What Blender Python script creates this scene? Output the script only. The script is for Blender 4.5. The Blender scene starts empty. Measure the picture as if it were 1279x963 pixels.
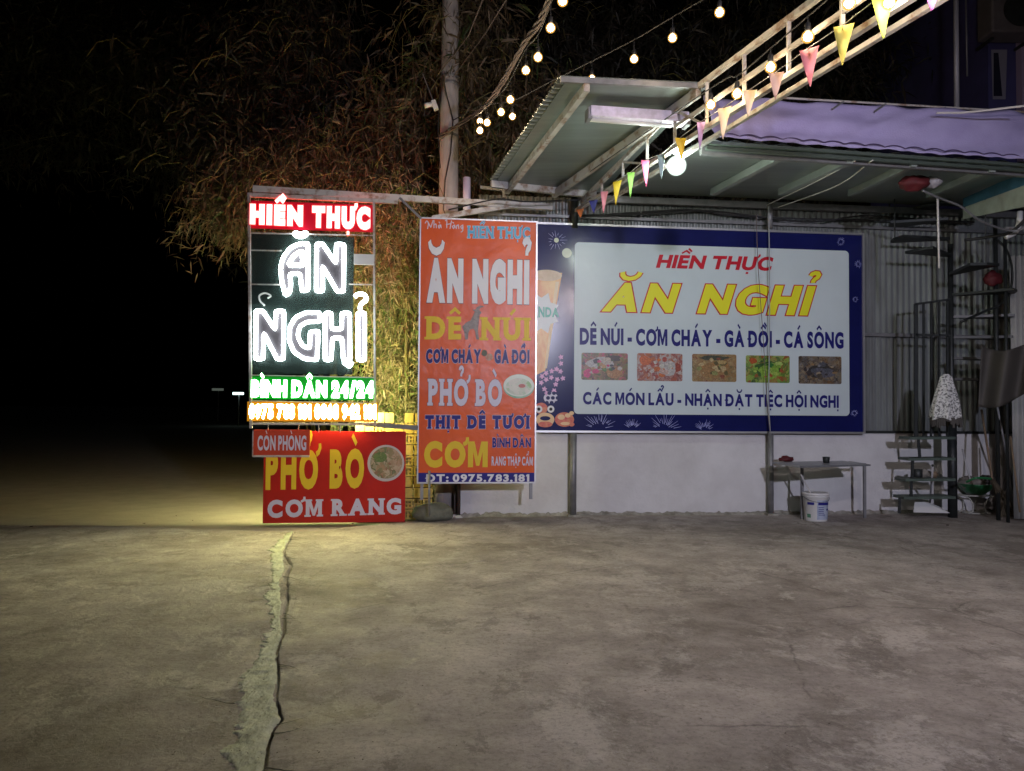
import bpy, math, random, unicodedata
import numpy as np
from mathutils import Vector, Matrix, noise

R = math.radians
S = bpy.context.scene
C = S.collection
random.seed(7)
np.random.seed(7)

# ------------------------------------------------------------------ camera
FPX = 961.0                     # focal length in photo pixels (photo 1279 x 963)
CAMH = 1.5
PITCH, ROLL = R(1.7), 0.008
cam_d = bpy.data.cameras.new('camera')
cam = bpy.data.objects.new('camera', cam_d)
C.objects.link(cam)
S.camera = cam
cam_d.sensor_width = 36.0
cam_d.lens = 36.0 * FPX / 1279.0
cam_d.clip_end = 1500
CR = Matrix.Rotation(R(90) + PITCH, 3, 'X') @ Matrix.Rotation(ROLL, 3, 'Z')
cam.matrix_world = Matrix.Translation((0, 0, CAMH)) @ CR.to_4x4()
CAM = Vector((0, 0, CAMH))

# ------------------------------------------------------------------ night sky
SUN_EL, SUN_ROT = R(-5.5), R(160)
w = bpy.data.worlds.new('World')
S.world = w
w.use_nodes = True
nt = w.node_tree
sky = nt.nodes.new('ShaderNodeTexSky')
sky.sky_type = 'NISHITA'
sky.sun_disc = False
sky.sun_elevation = SUN_EL
sky.sun_rotation = SUN_ROT
nt.links.new(sky.outputs[0], nt.nodes['Background'].inputs[0])
nt.nodes['Background'].inputs[1].default_value = 0.15

# added flood lamp, unseen behind the camera, to light the signs and yard
ADDED_FLOOD_POS = Vector((3.8, -4.0, 4.1))
fl = bpy.data.lights.new('added_flood_light', 'SPOT')
fl.energy = 2900
fl.color = (0.80, 0.80, 1.0)
fl.spot_size = R(66)
fl.spot_blend = 1.0
fl.shadow_soft_size = 0.12
ADDED_FLOOD_AIM = Vector((1.9, 10.5, 0.9))

S.view_settings.view_transform = 'Standard'
S.view_settings.look = 'None'
S.view_settings.exposure = 0.0
S.view_settings.gamma = 1.0
S.cycles.max_bounces = 6
S.cycles.diffuse_bounces = 3
S.cycles.glossy_bounces = 3
S.cycles.transparent_max_bounces = 12
S.cycles.sample_clamp_indirect = 4.0
S.cycles.caustics_reflective = False
S.cycles.caustics_refractive = False
S.cycles.use_denoising = True


# ------------------------------------------------------------------ measuring helpers
def ray(px, py):
    return CR @ Vector(((px - 639.5) / FPX, -(py - 481.5) / FPX, -1.0))


def G(px, py, z=0.0):
    d = ray(px, py)
    t = (z - CAMH) / d.z
    return CAM + d * t


def D(px, py, Y):
    d = ray(px, py)
    return CAM + d * (Y / d.y)


_a, _b = G(572, 645), G(1230, 640)
UX = (_b - _a)
UX.z = 0
UX.normalize()
NX = Vector((UX.y, -UX.x, 0))           # from the wall towards the yard
P0 = Vector((_a.x, _a.y, 0))


def F(u, d, z):
    """wall frame -> world: u along the wall, d out of it, z up"""
    return P0 + UX * u + NX * d + Vector((0, 0, z))


def UZ(px, py, d=0.0):
    r = ray(px, py)
    p = P0 + NX * d
    t = (p - CAM).dot(NX) / r.dot(NX)
    q = CAM + r * t - P0
    return q.dot(UX), q.z


def pf(p):
    q = Vector(p) - P0
    return q.dot(UX), q.dot(NX), q.z


# ------------------------------------------------------------------ object helpers
def empty(name, loc, label=None, cat=None, group=None):
    o = bpy.data.objects.new(name, None)
    o.empty_display_size = 0.2
    C.objects.link(o)
    o.location = loc
    tag(o, label, cat, group)
    return o


def tag(o, label=None, cat=None, group=None, kind=None):
    if label: o['label'] = label
    if cat: o['category'] = cat
    if group: o['group'] = group
    if kind: o['kind'] = kind
    return o


def root_loc(o):
    v = Vector((0, 0, 0))
    while o is not None:
        v += Vector(o.location)
        o = o.parent
    return v


def link_mesh(name, me, parent=None, loc=None):
    o = bpy.data.objects.new(name, me)
    C.objects.link(o)
    if parent is not None:
        o.parent = parent
    if loc is not None:
        o.location = loc
    return o


def obj(name, mb, material, parent=None, smooth=False, base=None, bevel=0.0):
    """link builder mb (world coordinates) as one mesh object"""
    off = root_loc(parent) if parent is not None else Vector(base or (0, 0, 0))
    me = bpy.data.meshes.new(name)
    me.from_pydata([tuple(Vector(v) - off) for v in mb.v], [], mb.f)
    me.materials.append(material)
    me.validate()
    me.update()
    if smooth:
        me.polygons.foreach_set('use_smooth', [True] * len(me.polygons))
    o = link_mesh(name, me, parent, None if parent is not None else off)
    if bevel:
        b = o.modifiers.new('bevel', 'BEVEL')
        b.width = bevel
        b.segments = 2
        b.limit_method = 'ANGLE'
    return o


class MB:
    def __init__(s):
        s.v, s.f = [], []

    def hexa(s, p):
        n = len(s.v)
        s.v += [Vector(q) for q in p]
        for f in ((0, 3, 2, 1), (4, 5, 6, 7), (0, 1, 5, 4), (1, 2, 6, 5), (2, 3, 7, 6), (3, 0, 4, 7)):
            s.f.append(tuple(n + i for i in f))
        return s

    def fbox(s, u0, u1, d0, d1, z0, z1):
        return s.hexa([F(u0, d0, z0), F(u1, d0, z0), F(u1, d1, z0), F(u0, d1, z0),
                       F(u0, d0, z1), F(u1, d0, z1), F(u1, d1, z1), F(u0, d1, z1)])

    def beam(s, p, q, w, h=None, up=(0, 0, 1)):
        h = h or w
        p, q = Vector(p), Vector(q)
        t = (q - p).normalized()
        upv = Vector(up)
        if abs(t.dot(upv)) > 0.98: upv = Vector((0, 1, 0))
        x = t.cross(upv).normalized()
        y = x.cross(t).normalized()
        a = [x * (sx * w / 2) + y * (sy * h / 2) for sx, sy in ((-1, -1), (1, -1), (1, 1), (-1, 1))]
        return s.hexa([p + k for k in a] + [q + k for k in a])

    def tube(s, pts, r, seg=8, caps=True, radii=None):
        pts = [Vector(p) for p in pts]
        n0 = len(s.v)
        N = len(pts)
        x = None
        for i, p in enumerate(pts):
            t = (pts[min(i + 1, N - 1)] - pts[max(i - 1, 0)]).normalized()
            if x is None:
                ref = Vector((0, 0, 1)) if abs(t.z) < 0.9 else Vector((1, 0, 0))
                x = t.cross(ref).normalized()
            else:
                x = (x - t * x.dot(t)).normalized()
            y = t.cross(x)
            rr = radii[i] if radii else r
            for k in range(seg):
                a = 2 * math.pi * k / seg
                s.v.append(p + x * (math.cos(a) * rr) + y * (math.sin(a) * rr))
        for i in range(N - 1):
            for k in range(seg):
                a, b = n0 + i * seg + k, n0 + i * seg + (k + 1) % seg
                s.f.append((a, b, b + seg, a + seg))
        if caps:
            s.f.append(tuple(n0 + k for k in range(seg))[::-1])
            s.f.append(tuple(n0 + (N - 1) * seg + k for k in range(seg)))
        return s

    def lathe(s, c, prof, seg=24, ex=1.0, ey=1.0):
        """prof = [(r, z)...] bottom to top about vertical axis at c"""
        c = Vector(c)
        n0 = len(s.v)
        for r, z in prof:
            for k in range(seg):
                a = 2 * math.pi * k / seg
                s.v.append(c + Vector((math.cos(a) * r * ex, math.sin(a) * r * ey, z)))
        for i in range(len(prof) - 1):
            for k in range(seg):
                a, b = n0 + i * seg + k, n0 + i * seg + (k + 1) % seg
                s.f.append((a, b, b + seg, a + seg))
        s.f.append(tuple(n0 + k for k in range(seg))[::-1])
        s.f.append(tuple(n0 + (len(prof) - 1) * seg + k for k in range(seg)))
        return s

    def ball(s, c, r, seg=16, rings=8, sc=(1, 1, 1), rough=0.0, seed=0):
        c = Vector(c)
        n0 = len(s.v)
        for i in range(rings + 1):
            th = math.pi * i / rings
            for k in range(seg):
                a = 2 * math.pi * k / seg
                d = Vector((math.sin(th) * math.cos(a), math.sin(th) * math.sin(a), -math.cos(th)))
                rr = r * (1 + rough * noise.noise(d * 1.7 + Vector((seed, 0, 0))))
                s.v.append(c + Vector((d.x * sc[0], d.y * sc[1], d.z * sc[2])) * rr)
        for i in range(rings):
            for k in range(seg):
                a, b = n0 + i * seg + k, n0 + i * seg + (k + 1) % seg
                s.f.append((a, b, b + seg, a + seg))
        return s

    def quad(s, a, b, c, d):
        n = len(s.v)
        s.v += [Vector(a), Vector(b), Vector(c), Vector(d)]
        s.f.append((n, n + 1, n + 2, n + 3))
        return s


# ------------------------------------------------------------------ materials
MATS = {}


def mat(name, col, rough=0.6, metal=0.0, var=0.0, scale=6.0, col2=None, bump=0.0, bscale=40.0, spec=0.5,
        emis=None, estr=0.0, alpha=1.0, trans=0.0, stretch=None, sheen=0.0, lo=0.35, hi=0.7):
    if name in MATS: return MATS[name]
    m = bpy.data.materials.new(name)
    MATS[name] = m
    m.use_nodes = True
    n, l = m.node_tree.nodes, m.node_tree.links
    b = n['Principled BSDF']
    b.inputs['Base Color'].default_value = (*col, 1)
    b.inputs['Roughness'].default_value = rough
    b.inputs['Metallic'].default_value = metal
    b.inputs['Specular IOR Level'].default_value = spec
    b.inputs['Alpha'].default_value = alpha
    b.inputs['Transmission Weight'].default_value = trans
    b.inputs['Sheen Weight'].default_value = sheen
    tc = n.new('ShaderNodeTexCoord')
    src = tc.outputs['Object']
    if stretch:
        mp = n.new('ShaderNodeMapping')
        mp.inputs['Scale'].default_value = stretch
        l.new(src, mp.inputs[0])
        src = mp.outputs[0]
    if col2 is not None or var:
        c2 = col2 or tuple(max(0, c * (1 - var)) for c in col)
        nz = n.new('ShaderNodeTexNoise')
        nz.inputs['Scale'].default_value = scale
        nz.inputs['Detail'].default_value = 8
        nz.inputs['Roughness'].default_value = 0.65
        l.new(src, nz.inputs['Vector'])
        rp = n.new('ShaderNodeValToRGB')
        rp.color_ramp.elements[0].position = lo
        rp.color_ramp.elements[0].color = (*col, 1)
        rp.color_ramp.elements[1].position = hi
        rp.color_ramp.elements[1].color = (*c2, 1)
        l.new(nz.outputs['Fac'], rp.inputs[0])
        l.new(rp.outputs[0], b.inputs['Base Color'])
    if bump:
        nb = n.new('ShaderNodeTexNoise')
        nb.inputs['Scale'].default_value = bscale
        nb.inputs['Detail'].default_value = 6
        l.new(src, nb.inputs['Vector'])
        bp = n.new('ShaderNodeBump')
        bp.inputs['Strength'].default_value = bump
        bp.inputs['Distance'].default_value = 0.02
        l.new(nb.outputs['Fac'], bp.inputs['Height'])
        l.new(bp.outputs[0], b.inputs['Normal'])
    if emis:
        b.inputs['Emission Color'].default_value = (*emis, 1)
        b.inputs['Emission Strength'].default_value = estr
    return m


def mat_ground():
    m = bpy.data.materials.new('worn_concrete')
    m.use_nodes = True
    n, l = m.node_tree.nodes, m.node_tree.links
    b = n['Principled BSDF']
    tc = n.new('ShaderNodeTexCoord')

    def nz(scale, detail=8, rough=0.6, st=(1, 1, 1), dist=0.0):
        mp = n.new('ShaderNodeMapping')
        mp.inputs['Scale'].default_value = st
        mp.inputs['Location'].default_value = (random.uniform(0, 9), random.uniform(0, 9), 0)
        l.new(tc.outputs['Object'], mp.inputs[0])
        t = n.new('ShaderNodeTexNoise')
        t.inputs['Scale'].default_value = scale
        t.inputs['Detail'].default_value = detail
        t.inputs['Roughness'].default_value = rough
        t.inputs['Distortion'].default_value = dist
        l.new(mp.outputs[0], t.inputs['Vector'])
        return t.outputs['Fac']

    def ramp(fac, p0, p1, c0=(0, 0, 0), c1=(1, 1, 1)):
        r = n.new('ShaderNodeValToRGB')
        r.color_ramp.elements[0].position = p0
        r.color_ramp.elements[1].position = p1
        r.color_ramp.elements[0].color = (*c0, 1)
        r.color_ramp.elements[1].color = (*c1, 1)
        l.new(fac, r.inputs[0])
        return r.outputs[0]

    def mix(fac, a, c, mode='MIX'):
        x = n.new('ShaderNodeMix')
        x.data_type = 'RGBA'
        x.blend_type = mode
        for s_, v in ((x.inputs[0], fac), (x.inputs[6], a), (x.inputs[7], c)):
            if isinstance(v, tuple): s_.default_value = (*v, 1)
            elif isinstance(v, float): s_.default_value = v
            else: l.new(v, s_)
        return x.outputs[2]
    base = ramp(nz(0.5, 6, 0.6), 0.34, 0.64, (0.19, 0.158, 0.14), (0.58, 0.515, 0.47))
    mot = ramp(nz(2.6, 12, 0.72), 0.34, 0.66, (0.13, 0.106, 0.09), (0.56, 0.50, 0.455))
    c = mix(0.5, base, mot)
    flake = ramp(nz(1.1, 14, 0.78, (1, 0.8, 1), 0.25), 0.53, 0.58)
    c = mix(mix(0.55, (0, 0, 0), flake), c, (0.62, 0.56, 0.51))
    stain = ramp(nz(0.62, 12, 0.74, (0.8, 1.0, 1), 0.3), 0.50, 0.66)
    c = mix(mix(0.55, (0, 0, 0), stain), c, (0.12, 0.096, 0.08))
    worn = ramp(nz(1.9, 15, 0.82, (1, 0.8, 1), 0.3), 0.55, 0.575)
    c = mix(mix(0.45, (0, 0, 0), worn), c, (0.12, 0.10, 0.085))
    spk = ramp(nz(30, 6, 0.8), 0.36, 0.5)
    c = mix(mix(0.5, (1, 1, 1), spk), (0.13, 0.11, 0.09), c)
    spk2 = ramp(nz(60, 3, 0.7), 0.62, 0.7)
    c = mix(mix(0.4, (0, 0, 0), spk2), c, (0.55, 0.51, 0.45))
    # hairline cracks
    vt = n.new('ShaderNodeTexVoronoi')
    vt.feature = 'DISTANCE_TO_EDGE'
    vt.inputs['Scale'].default_value = 0.55
    wob = n.new('ShaderNodeMix')
    wob.data_type = 'RGBA'
    wob.inputs[0].default_value = 0.16
    wn = n.new('ShaderNodeTexNoise')
    wn.inputs['Scale'].default_value = 1.7
    wn.inputs['Detail'].default_value = 9
    wn.inputs['Roughness'].default_value = 0.7
    l.new(tc.outputs['Object'], wn.inputs['Vector'])
    l.new(tc.outputs['Object'], wob.inputs[6])
    l.new(wn.outputs['Color'], wob.inputs[7])
    l.new(wob.outputs[2], vt.inputs['Vector'])
    hair = ramp(vt.outputs['Distance'], 0.001, 0.005, (1, 1, 1), (0, 0, 0))
    hm = ramp(nz(0.6, 4, 0.6), 0.52, 0.58)
    hair = mix(1.0, hair, hm, 'MULTIPLY')
    c = mix(mix(0.55, (0, 0, 0), hair), c, (0.05, 0.04, 0.035))
    l.new(c, b.inputs['Base Color'])
    l.new(ramp(nz(2.0, 6), 0.3, 0.7, (0.6, 0.6, 0.6), (0.9, 0.9, 0.9)), b.inputs['Roughness'])
    b.inputs['Specular IOR Level'].default_value = 0.3
    ad = n.new('ShaderNodeMath')
    ad.operation = 'MULTIPLY_ADD'
    l.new(flake, ad.inputs[0])
    ad.inputs[1].default_value = 0.10
    l.new(nz(5, 15, 0.8, (1, 1, 1), 0.1), ad.inputs[2])
    bp = n.new('ShaderNodeBump')
    bp.inputs['Strength'].default_value = 1.0
    bp.inputs['Distance'].default_value = 0.04
    l.new(ad.outputs[0], bp.inputs['Height'])
    l.new(bp.outputs[0], b.inputs['Normal'])
    return m


def mat_food(name, cols, scale, seed=0):
    """printed photograph of food: irregular coloured morsels"""
    m = bpy.data.materials.new(name)
    m.use_nodes = True
    n, l = m.node_tree.nodes, m.node_tree.links
    b = n['Principled BSDF']
    tc = n.new('ShaderNodeTexCoord')
    mp = n.new('ShaderNodeMapping')
    mp.inputs['Location'].default_value = (seed * 3.1, seed, seed * 1.7)
    l.new(tc.outputs['Object'], mp.inputs[0])
    nz = n.new('ShaderNodeTexNoise')
    nz.inputs['Scale'].default_value = scale * 0.6
    nz.inputs['Detail'].default_value = 5
    nz.inputs['Distortion'].default_value = 1.2
    l.new(mp.outputs[0], nz.inputs['Vector'])
    vo = n.new('ShaderNodeTexVoronoi')
    vo.inputs['Scale'].default_value = scale
    mxv = n.new('ShaderNodeMix')
    mxv.data_type = 'RGBA'
    mxv.inputs[0].default_value = 0.22
    l.new(mp.outputs[0], mxv.inputs[6])
    l.new(nz.outputs['Color'], mxv.inputs[7])
    l.new(mxv.outputs[2], vo.inputs['Vector'])
    sp = n.new('ShaderNodeSeparateColor')
    l.new(vo.outputs['Color'], sp.inputs[0])
    rp = n.new('ShaderNodeValToRGB')
    rp.color_ramp.interpolation = 'LINEAR'
    els = rp.color_ramp.elements
    while len(els) < len(cols): els.new(0.5)
    for i, c in enumerate(cols):
        els[i].position = i / (len(cols) - 1)
        els[i].color = (*c, 1)
    av = n.new('ShaderNodeMath')
    av.operation = 'MULTIPLY_ADD'
    l.new(sp.outputs[0], av.inputs[0])
    av.inputs[1].default_value = 0.85
    m2 = n.new('ShaderNodeMath')
    m2.operation = 'MULTIPLY'
    l.new(nz.outputs['Fac'], m2.inputs[0])
    m2.inputs[1].default_value = 0.3
    l.new(m2.outputs[0], av.inputs[2])
    l.new(av.outputs[0], rp.inputs[0])
    l.new(rp.outputs[0], b.inputs['Base Color'])
    b.inputs['Roughness'].default_value = 0.35
    return m


M = dict(
    ground=mat_ground(),
    road=mat('road_surface', (0.44, 0.40, 0.34), 0.85, var=0.2, scale=3, bump=0.35, bscale=30),
    mortar=mat('mortar', (0.50, 0.52, 0.38), 0.85, col2=(0.24, 0.25, 0.18), scale=7, bump=0.8, bscale=22, stretch=(1.5, 0.8, 1)),
    plaster=mat('whitewashed_plaster', (0.66, 0.65, 0.66), 0.85, col2=(0.54, 0.525, 0.53), scale=1.6, bump=0.3, bscale=25),
    grime=mat('wall_foot_grime', (0.16, 0.15, 0.12), 0.95, col2=(0.4, 0.38, 0.34), scale=9),
    sheet=mat('zinc_sheet', (0.27, 0.29, 0.29), 0.45, 0.35, col2=(0.16, 0.165, 0.16), scale=2.5, stretch=(1, 1, 0.25)),
    roofsheet=mat('roof_sheet', (0.36, 0.40, 0.38), 0.38, 0.3, col2=(0.27, 0.31, 0.29), scale=1.8),
    lining=mat('foil_lining', (0.22, 0.26, 0.24), 0.3, 0.25, col2=(0.16, 0.19, 0.18), scale=1.6, bump=.12, bscale=5, stretch=(.25, 3, 1)),
    whitesteel=mat('white_painted_steel', (0.46, 0.44, 0.42), 0.5, 0.1, col2=(0.22, 0.13, 0.08), scale=7, lo=.5, hi=.66),
    greysteel=mat('grey_painted_steel', (0.25, 0.25, 0.26), 0.45, 0.4, var=0.35, scale=8),
    darksteel=mat('dark_steel', (0.035, 0.04, 0.04), 0.5, 0.4, var=0.4, scale=12),
    alu=mat('aluminium', (0.55, 0.55, 0.56), 0.35, 0.8),
    cable=mat('black_cable', (0.02, 0.02, 0.022), 0.6),
    greycable=mat('weathered_cable', (0.16, 0.12, 0.11), 0.8, var=0.4, scale=30),
    whitecord=mat('white_cord', (0.6, 0.58, 0.55), 0.7),
    concrete=mat('pole_concrete', (0.42, 0.39, 0.38), 0.85, col2=(0.3, 0.27, 0.26), scale=6, bump=0.25, bscale=50, stretch=(1, 1, 0.4)),
    orange=mat('orange_vinyl', (0.72, 0.115, 0.016), 0.32, col2=(0.60, 0.08, 0.014), scale=1.2, bump=.8, bscale=2.5, spec=0.3),
    red=mat('red_vinyl', (0.45, 0.02, 0.015), 0.32, bump=.8, bscale=2.5, col2=(0.38, 0.018, 0.012), scale=1.5, spec=0.2),
    coral=mat('coral_vinyl', (0.50, 0.06, 0.03), 0.35, spec=0.2),
    navy=mat('navy_vinyl', (0.025, 0.025, 0.2), 0.3, spec=0.2),
    navy2=mat('deep_blue_print', (0.010, 0.013, 0.095), 0.2, spec=.3, col2=(0.008, 0.01, 0.07), scale=1.6),
    pale=mat('pale_print', (0.56, 0.64, 0.66), 0.3, bump=.6, bscale=1.5, col2=(.50, .57, .59), scale=.8, spec=0.2),
    white=mat('white_print', (0.72, 0.72, 0.75), 0.4, spec=0.2),
    lilac=mat('lilac_white_print', (0.6, 0.58, 0.7), 0.4, spec=0.2),
    yellow=mat('yellow_print', (0.72, 0.5, 0.03), 0.4, spec=0.2),
    lemon=mat('lemon_print', (0.75, 0.72, 0.03), 0.35, spec=0.2),
    redprint=mat('crimson_print', (0.5, 0.015, 0.03), 0.35, spec=0.2),
    blueprint_=mat('blue_print', (0.015, 0.015, 0.15), 0.35, spec=0.2),
    lightblue=mat('light_blue_print', (0.12, 0.42, 0.66), 0.35, spec=0.2),
    shadowprint=mat('dark_red_print', (0.12, 0.02, 0.02), 0.4),
    tarp=mat('lavender_canvas', (0.40, 0.36, 0.60), 0.8, col2=(0.33, 0.29, 0.52), scale=2.0, bump=0.3, bscale=60),
    darktarp=mat('dark_tarpaulin', (0.065, 0.058, 0.05), 0.7, col2=(0.05, 0.045, 0.04), scale=4),
    plasticwhite=mat('white_plastic', (0.7, 0.7, 0.68), 0.35),
    labelblue=mat('label_blue', (0.13, 0.2, 0.38), 0.4, col2=(0.42, 0.46, 0.56), scale=22),
    rock=mat('boulder_stone', (0.2, 0.2, 0.15), 0.8, col2=(0.10, 0.105, 0.08), scale=5, bump=0.6, bscale=18),
    brick=mat('yellow_glazed_block', (0.40, 0.28, 0.05), 0.5, col2=(0.24, 0.17, 0.05), scale=9),
    black=mat('black_void', (0.012, 0.012, 0.012), 0.7),
    culm=mat('bamboo_culm', (0.22, 0.19, 0.07), 0.5, var=0.4, scale=5),
    green=mat('basin_green', (0.02, 0.14, 0.05), 0.35),
    redcloth=mat('red_cloth', (0.10, 0.006, 0.01), 0.7, var=0.4, scale=20),
    sack=mat('grey_sack', (0.26, 0.24, 0.21), 0.9, var=0.5, scale=12),
    wood=mat('old_wood', (0.24, 0.17, 0.11), 0.7, var=0.4, scale=14),
    straw=mat('straw', (0.22, 0.18, 0.12), 0.9, var=0.5, scale=40),
    bluepaint=mat('blue_painted_wall', (0.06, 0.06, 0.2), 0.7, var=0.3, scale=2),
    eavegreen=mat('pale_green_fascia', (0.40, 0.47, 0.40), 0.6, col2=(0.27, 0.3, 0.24), scale=4),
    eaveblue=mat('blue_fascia_band', (0.05, 0.16, 0.24), 0.6, var=0.4, scale=4),
    pvc=mat('pale_curtain', (0.46, 0.46, 0.44), 0.6, col2=(0.36, 0.36, 0.34), scale=3),
)


def mat_leaf(name, stops, tr=0.2):
    m = bpy.data.materials.new(name)
    m.use_nodes = True
    n, l = m.node_tree.nodes, m.node_tree.links
    b = n['Principled BSDF']
    at = n.new('ShaderNodeAttribute')
    at.attribute_name = 'tone'
    rp = n.new('ShaderNodeValToRGB')
    els = rp.color_ramp.elements
    while len(els) < len(stops): els.new(0.5)
    for i, (p, c) in enumerate(stops):
        els[i].position = p
        els[i].color = (*c, 1)
    l.new(at.outputs['Fac'], rp.inputs[0])
    l.new(rp.outputs[0], b.inputs['Base Color'])
    b.inputs['Roughness'].default_value = 0.6
    return m


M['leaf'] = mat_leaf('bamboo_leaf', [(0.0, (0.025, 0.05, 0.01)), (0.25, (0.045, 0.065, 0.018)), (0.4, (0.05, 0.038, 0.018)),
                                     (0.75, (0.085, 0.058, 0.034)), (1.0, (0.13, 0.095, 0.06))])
M['leaflit'] = mat_leaf('lit_dry_bamboo_leaf', [(0.0, (0.07, 0.13, 0.02)), (0.25, (0.13, 0.18, 0.04)), (0.4, (0.22, 0.17, 0.07)),
                                           (0.75, (0.32, 0.25, 0.15)), (1.0, (0.42, 0.35, 0.23))])  # brighter leaf copy, the neon's light put into its colour
M['leafshaded'] = mat_leaf('shaded_leaf', [(0, (0.01, 0.014, 0.007)), (1, (0.03, 0.021, 0.015))])  # darkened leaf copy, shade of the unlit bamboo put into its colour


def emat(name, col, strength, base=(0.5, 0.5, 0.5)):
    return mat(name, base, 0.4, emis=col, estr=strength)




def glassmat(name, col, strength):
    m = bpy.data.materials.new(name)
    m.use_nodes = True
    n, l = m.node_tree.nodes, m.node_tree.links
    n.remove(n['Principled BSDF'])
    e = n.new('ShaderNodeEmission')
    e.inputs[0].default_value = (*col, 1)
    e.inputs[1].default_value = strength
    t = n.new('ShaderNodeBsdfTransparent')
    mx = n.new('ShaderNodeMixShader')
    mx.inputs[0].default_value = 0.5
    l.new(t.outputs[0], mx.inputs[1])
    l.new(e.outputs[0], mx.inputs[2])
    l.new(mx.outputs[0], n['Material Output'].inputs[0])
    return m


M['bulb'] = glassmat('warm_bulb_glass', (1.0, 0.50, 0.10), 1.5)
M['filament'] = emat('warm_filament', (1.0, .76, .46), 230)
M['lampcore'] = emat('cold_lamp_core', (.86, 1.0, .88), 420)
M['lamp'] = glassmat('cold_lamp_glass', (0.85, 1.0, 0.9), 1.6)
M['neonwhite'] = emat('white_neon', (0.86, 0.98, 1.0), 22)
M['neonface'] = mat('neon_letter_face', (0.05, 0.042, 0.048), 0.5)
M['smoked'] = mat('smoked_acrylic', (0.011, 0.020, 0.017), 0.5, alpha=.8, spec=.2)
M['backamber'] = emat('added_amber_back_glow', (1.0, 0.84, 0.36), 200)
M['backred'] = emat('added_red_back_glow', (1.0, 0.12, 0.06), 24)
M['backgreen'] = emat('added_green_back_glow', (0.25, 1.0, 0.25), 28)
M['neonred'] = emat('pinkish_red_led', (1.0, 0.30, 0.26), 7)
M['neonredhalo'] = emat('red_led_halo', (1.0, 0.03, 0.03), 2.2)  # LED rims: coloured glowing outline stands in for the halo round the letters
M['neongreen'] = emat('pale_green_led', (0.5, 1.0, 0.5), 36)
M['neongreenhalo'] = emat('green_led_halo', (0.01, 0.9, 0.06), 2.2)
M['neonamber'] = emat('pale_amber_led', (1.0, 0.82, 0.24), 240)
M['neonamberhalo'] = emat('amber_led_halo', (1.0, 0.58, 0.05), 4)
M['panelredglare'] = emat('red_halo_acrylic', (0.85, 0.0, 0.02), 0.32, (0.22, 0.0, 0.01))  # panel emission imitates the letters' glare across each row
M['panelgreenglare'] = emat('green_halo_acrylic', (0.0, 0.5, 0.02), 0.32, (0.0, 0.12, 0.012))
M['panelamberglare'] = emat('amber_halo_acrylic', (0.9, 0.36, 0.01), 0.5, (0.2, 0.08, 0.0))
M['farlamp'] = emat('far_tube_light', (0.7, 1.0, 0.95), 3)
M['farlamp2'] = emat('faint_far_light', (0.5, 0.6, 0.5), 0.12)

# ------------------------------------------------------------------ lettering
GC = {}


def poly_offset(pts, e):
    out = []
    n = len(pts)
    for i in range(n):
        p, a, b = Vector(pts[i]), Vector(pts[i - 1]), Vector(pts[(i + 1) % n])
        t0, t1 = (p - a).normalized(), (b - p).normalized()
        n0, n1 = Vector((t0.y, -t0.x)), Vector((t1.y, -t1.x))
        m_ = (n0 + n1).normalized()
        out.append(p + m_ * (e / max(.55, m_.dot(n0))))
    return out


def own_glyph(ch, b, extra):
    H = cap() + 2 * b
    s = .13 + b * 1.9                        # stem
    if ch == 'M':
        W, q = .94 + b, s * .62
        pts = [(0, 0), (s, 0), (s, .60), (W / 2 - q * .5, .06), (W / 2 + q * .5, .06), (W - s, .60), (W - s, 0), (W, 0), (W, 1),
               (W - s * 1.25, 1), (W / 2, .40), (s * 1.25, 1), (0, 1)]
        fs = [(0, 1, 2, 12), (2, 3, 10, 11), (2, 11, 12), (3, 4, 10), (4, 5, 9, 10), (5, 8, 9), (5, 6, 7, 8)]
    else:
        s *= 1.1
        W = .3 + b
        pts = [(W - s, 0), (W, 0), (W, 1), (W - s, 1), (0, .84), (0, .66), (W - s, .76)]
        fs = [(0, 1, 2, 6), (2, 3, 6), (3, 4, 5, 6)]
    if extra: pts = poly_offset(pts, extra / H)
    return np.array([(p[0] * H, p[1] * H - b) for p in pts]), fs


def glyph(ch, b, extra=0.0):
    k = (ch, round(b, 4), round(extra, 4))
    if k in GC: return GC[k]
    if ch in 'M1':
        GC[k] = own_glyph(ch, b, extra)
        return GC[k]
    c = bpy.data.curves.new('g', 'FONT')
    c.body = ch
    c.resolution_u = 4
    c.offset = b + extra
    o = bpy.data.objects.new('g', c)
    C.objects.link(o)
    me = bpy.data.meshes.new_from_object(o)
    me.calc_loop_triangles()
    v = np.array([x.co[:2] for x in me.vertices]).reshape(-1, 2)
    f = [tuple(t.vertices) for t in me.loop_triangles]
    bpy.data.objects.remove(o)
    bpy.data.curves.remove(c)
    bpy.data.meshes.remove(me)
    GC[k] = (v, f)
    return GC[k]


CAPH = None


def cap():
    global CAPH
    if CAPH is None:
        v, _ = glyph('H', 0.0)
        CAPH = float(v[:, 1].max())
    return CAPH


MARKS = {
    '\u0302': [[(-.25, 1.13), (0, 1.33), (.25, 1.13)]],
    '\u0306': [[(-.27, 1.38), (-.24, 1.27), (-.15, 1.18), (0, 1.14), (.15, 1.18), (.24, 1.27), (.27, 1.38)]],
    '\u0300': [[(-.16, 1.36), (.08, 1.12)]],
    '\u0301': [[(.16, 1.36), (-.08, 1.12)]],
    '\u0309': [[(-.13, 1.33), (-.1, 1.40), (-.02, 1.44), (.07, 1.43), (.12, 1.37), (.1, 1.29), (.03, 1.23), (.0, 1.17), (.0, 1.1)]],
    '\u0323': [[(-.08, -.2), (.08, -.2)]],
}


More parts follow.
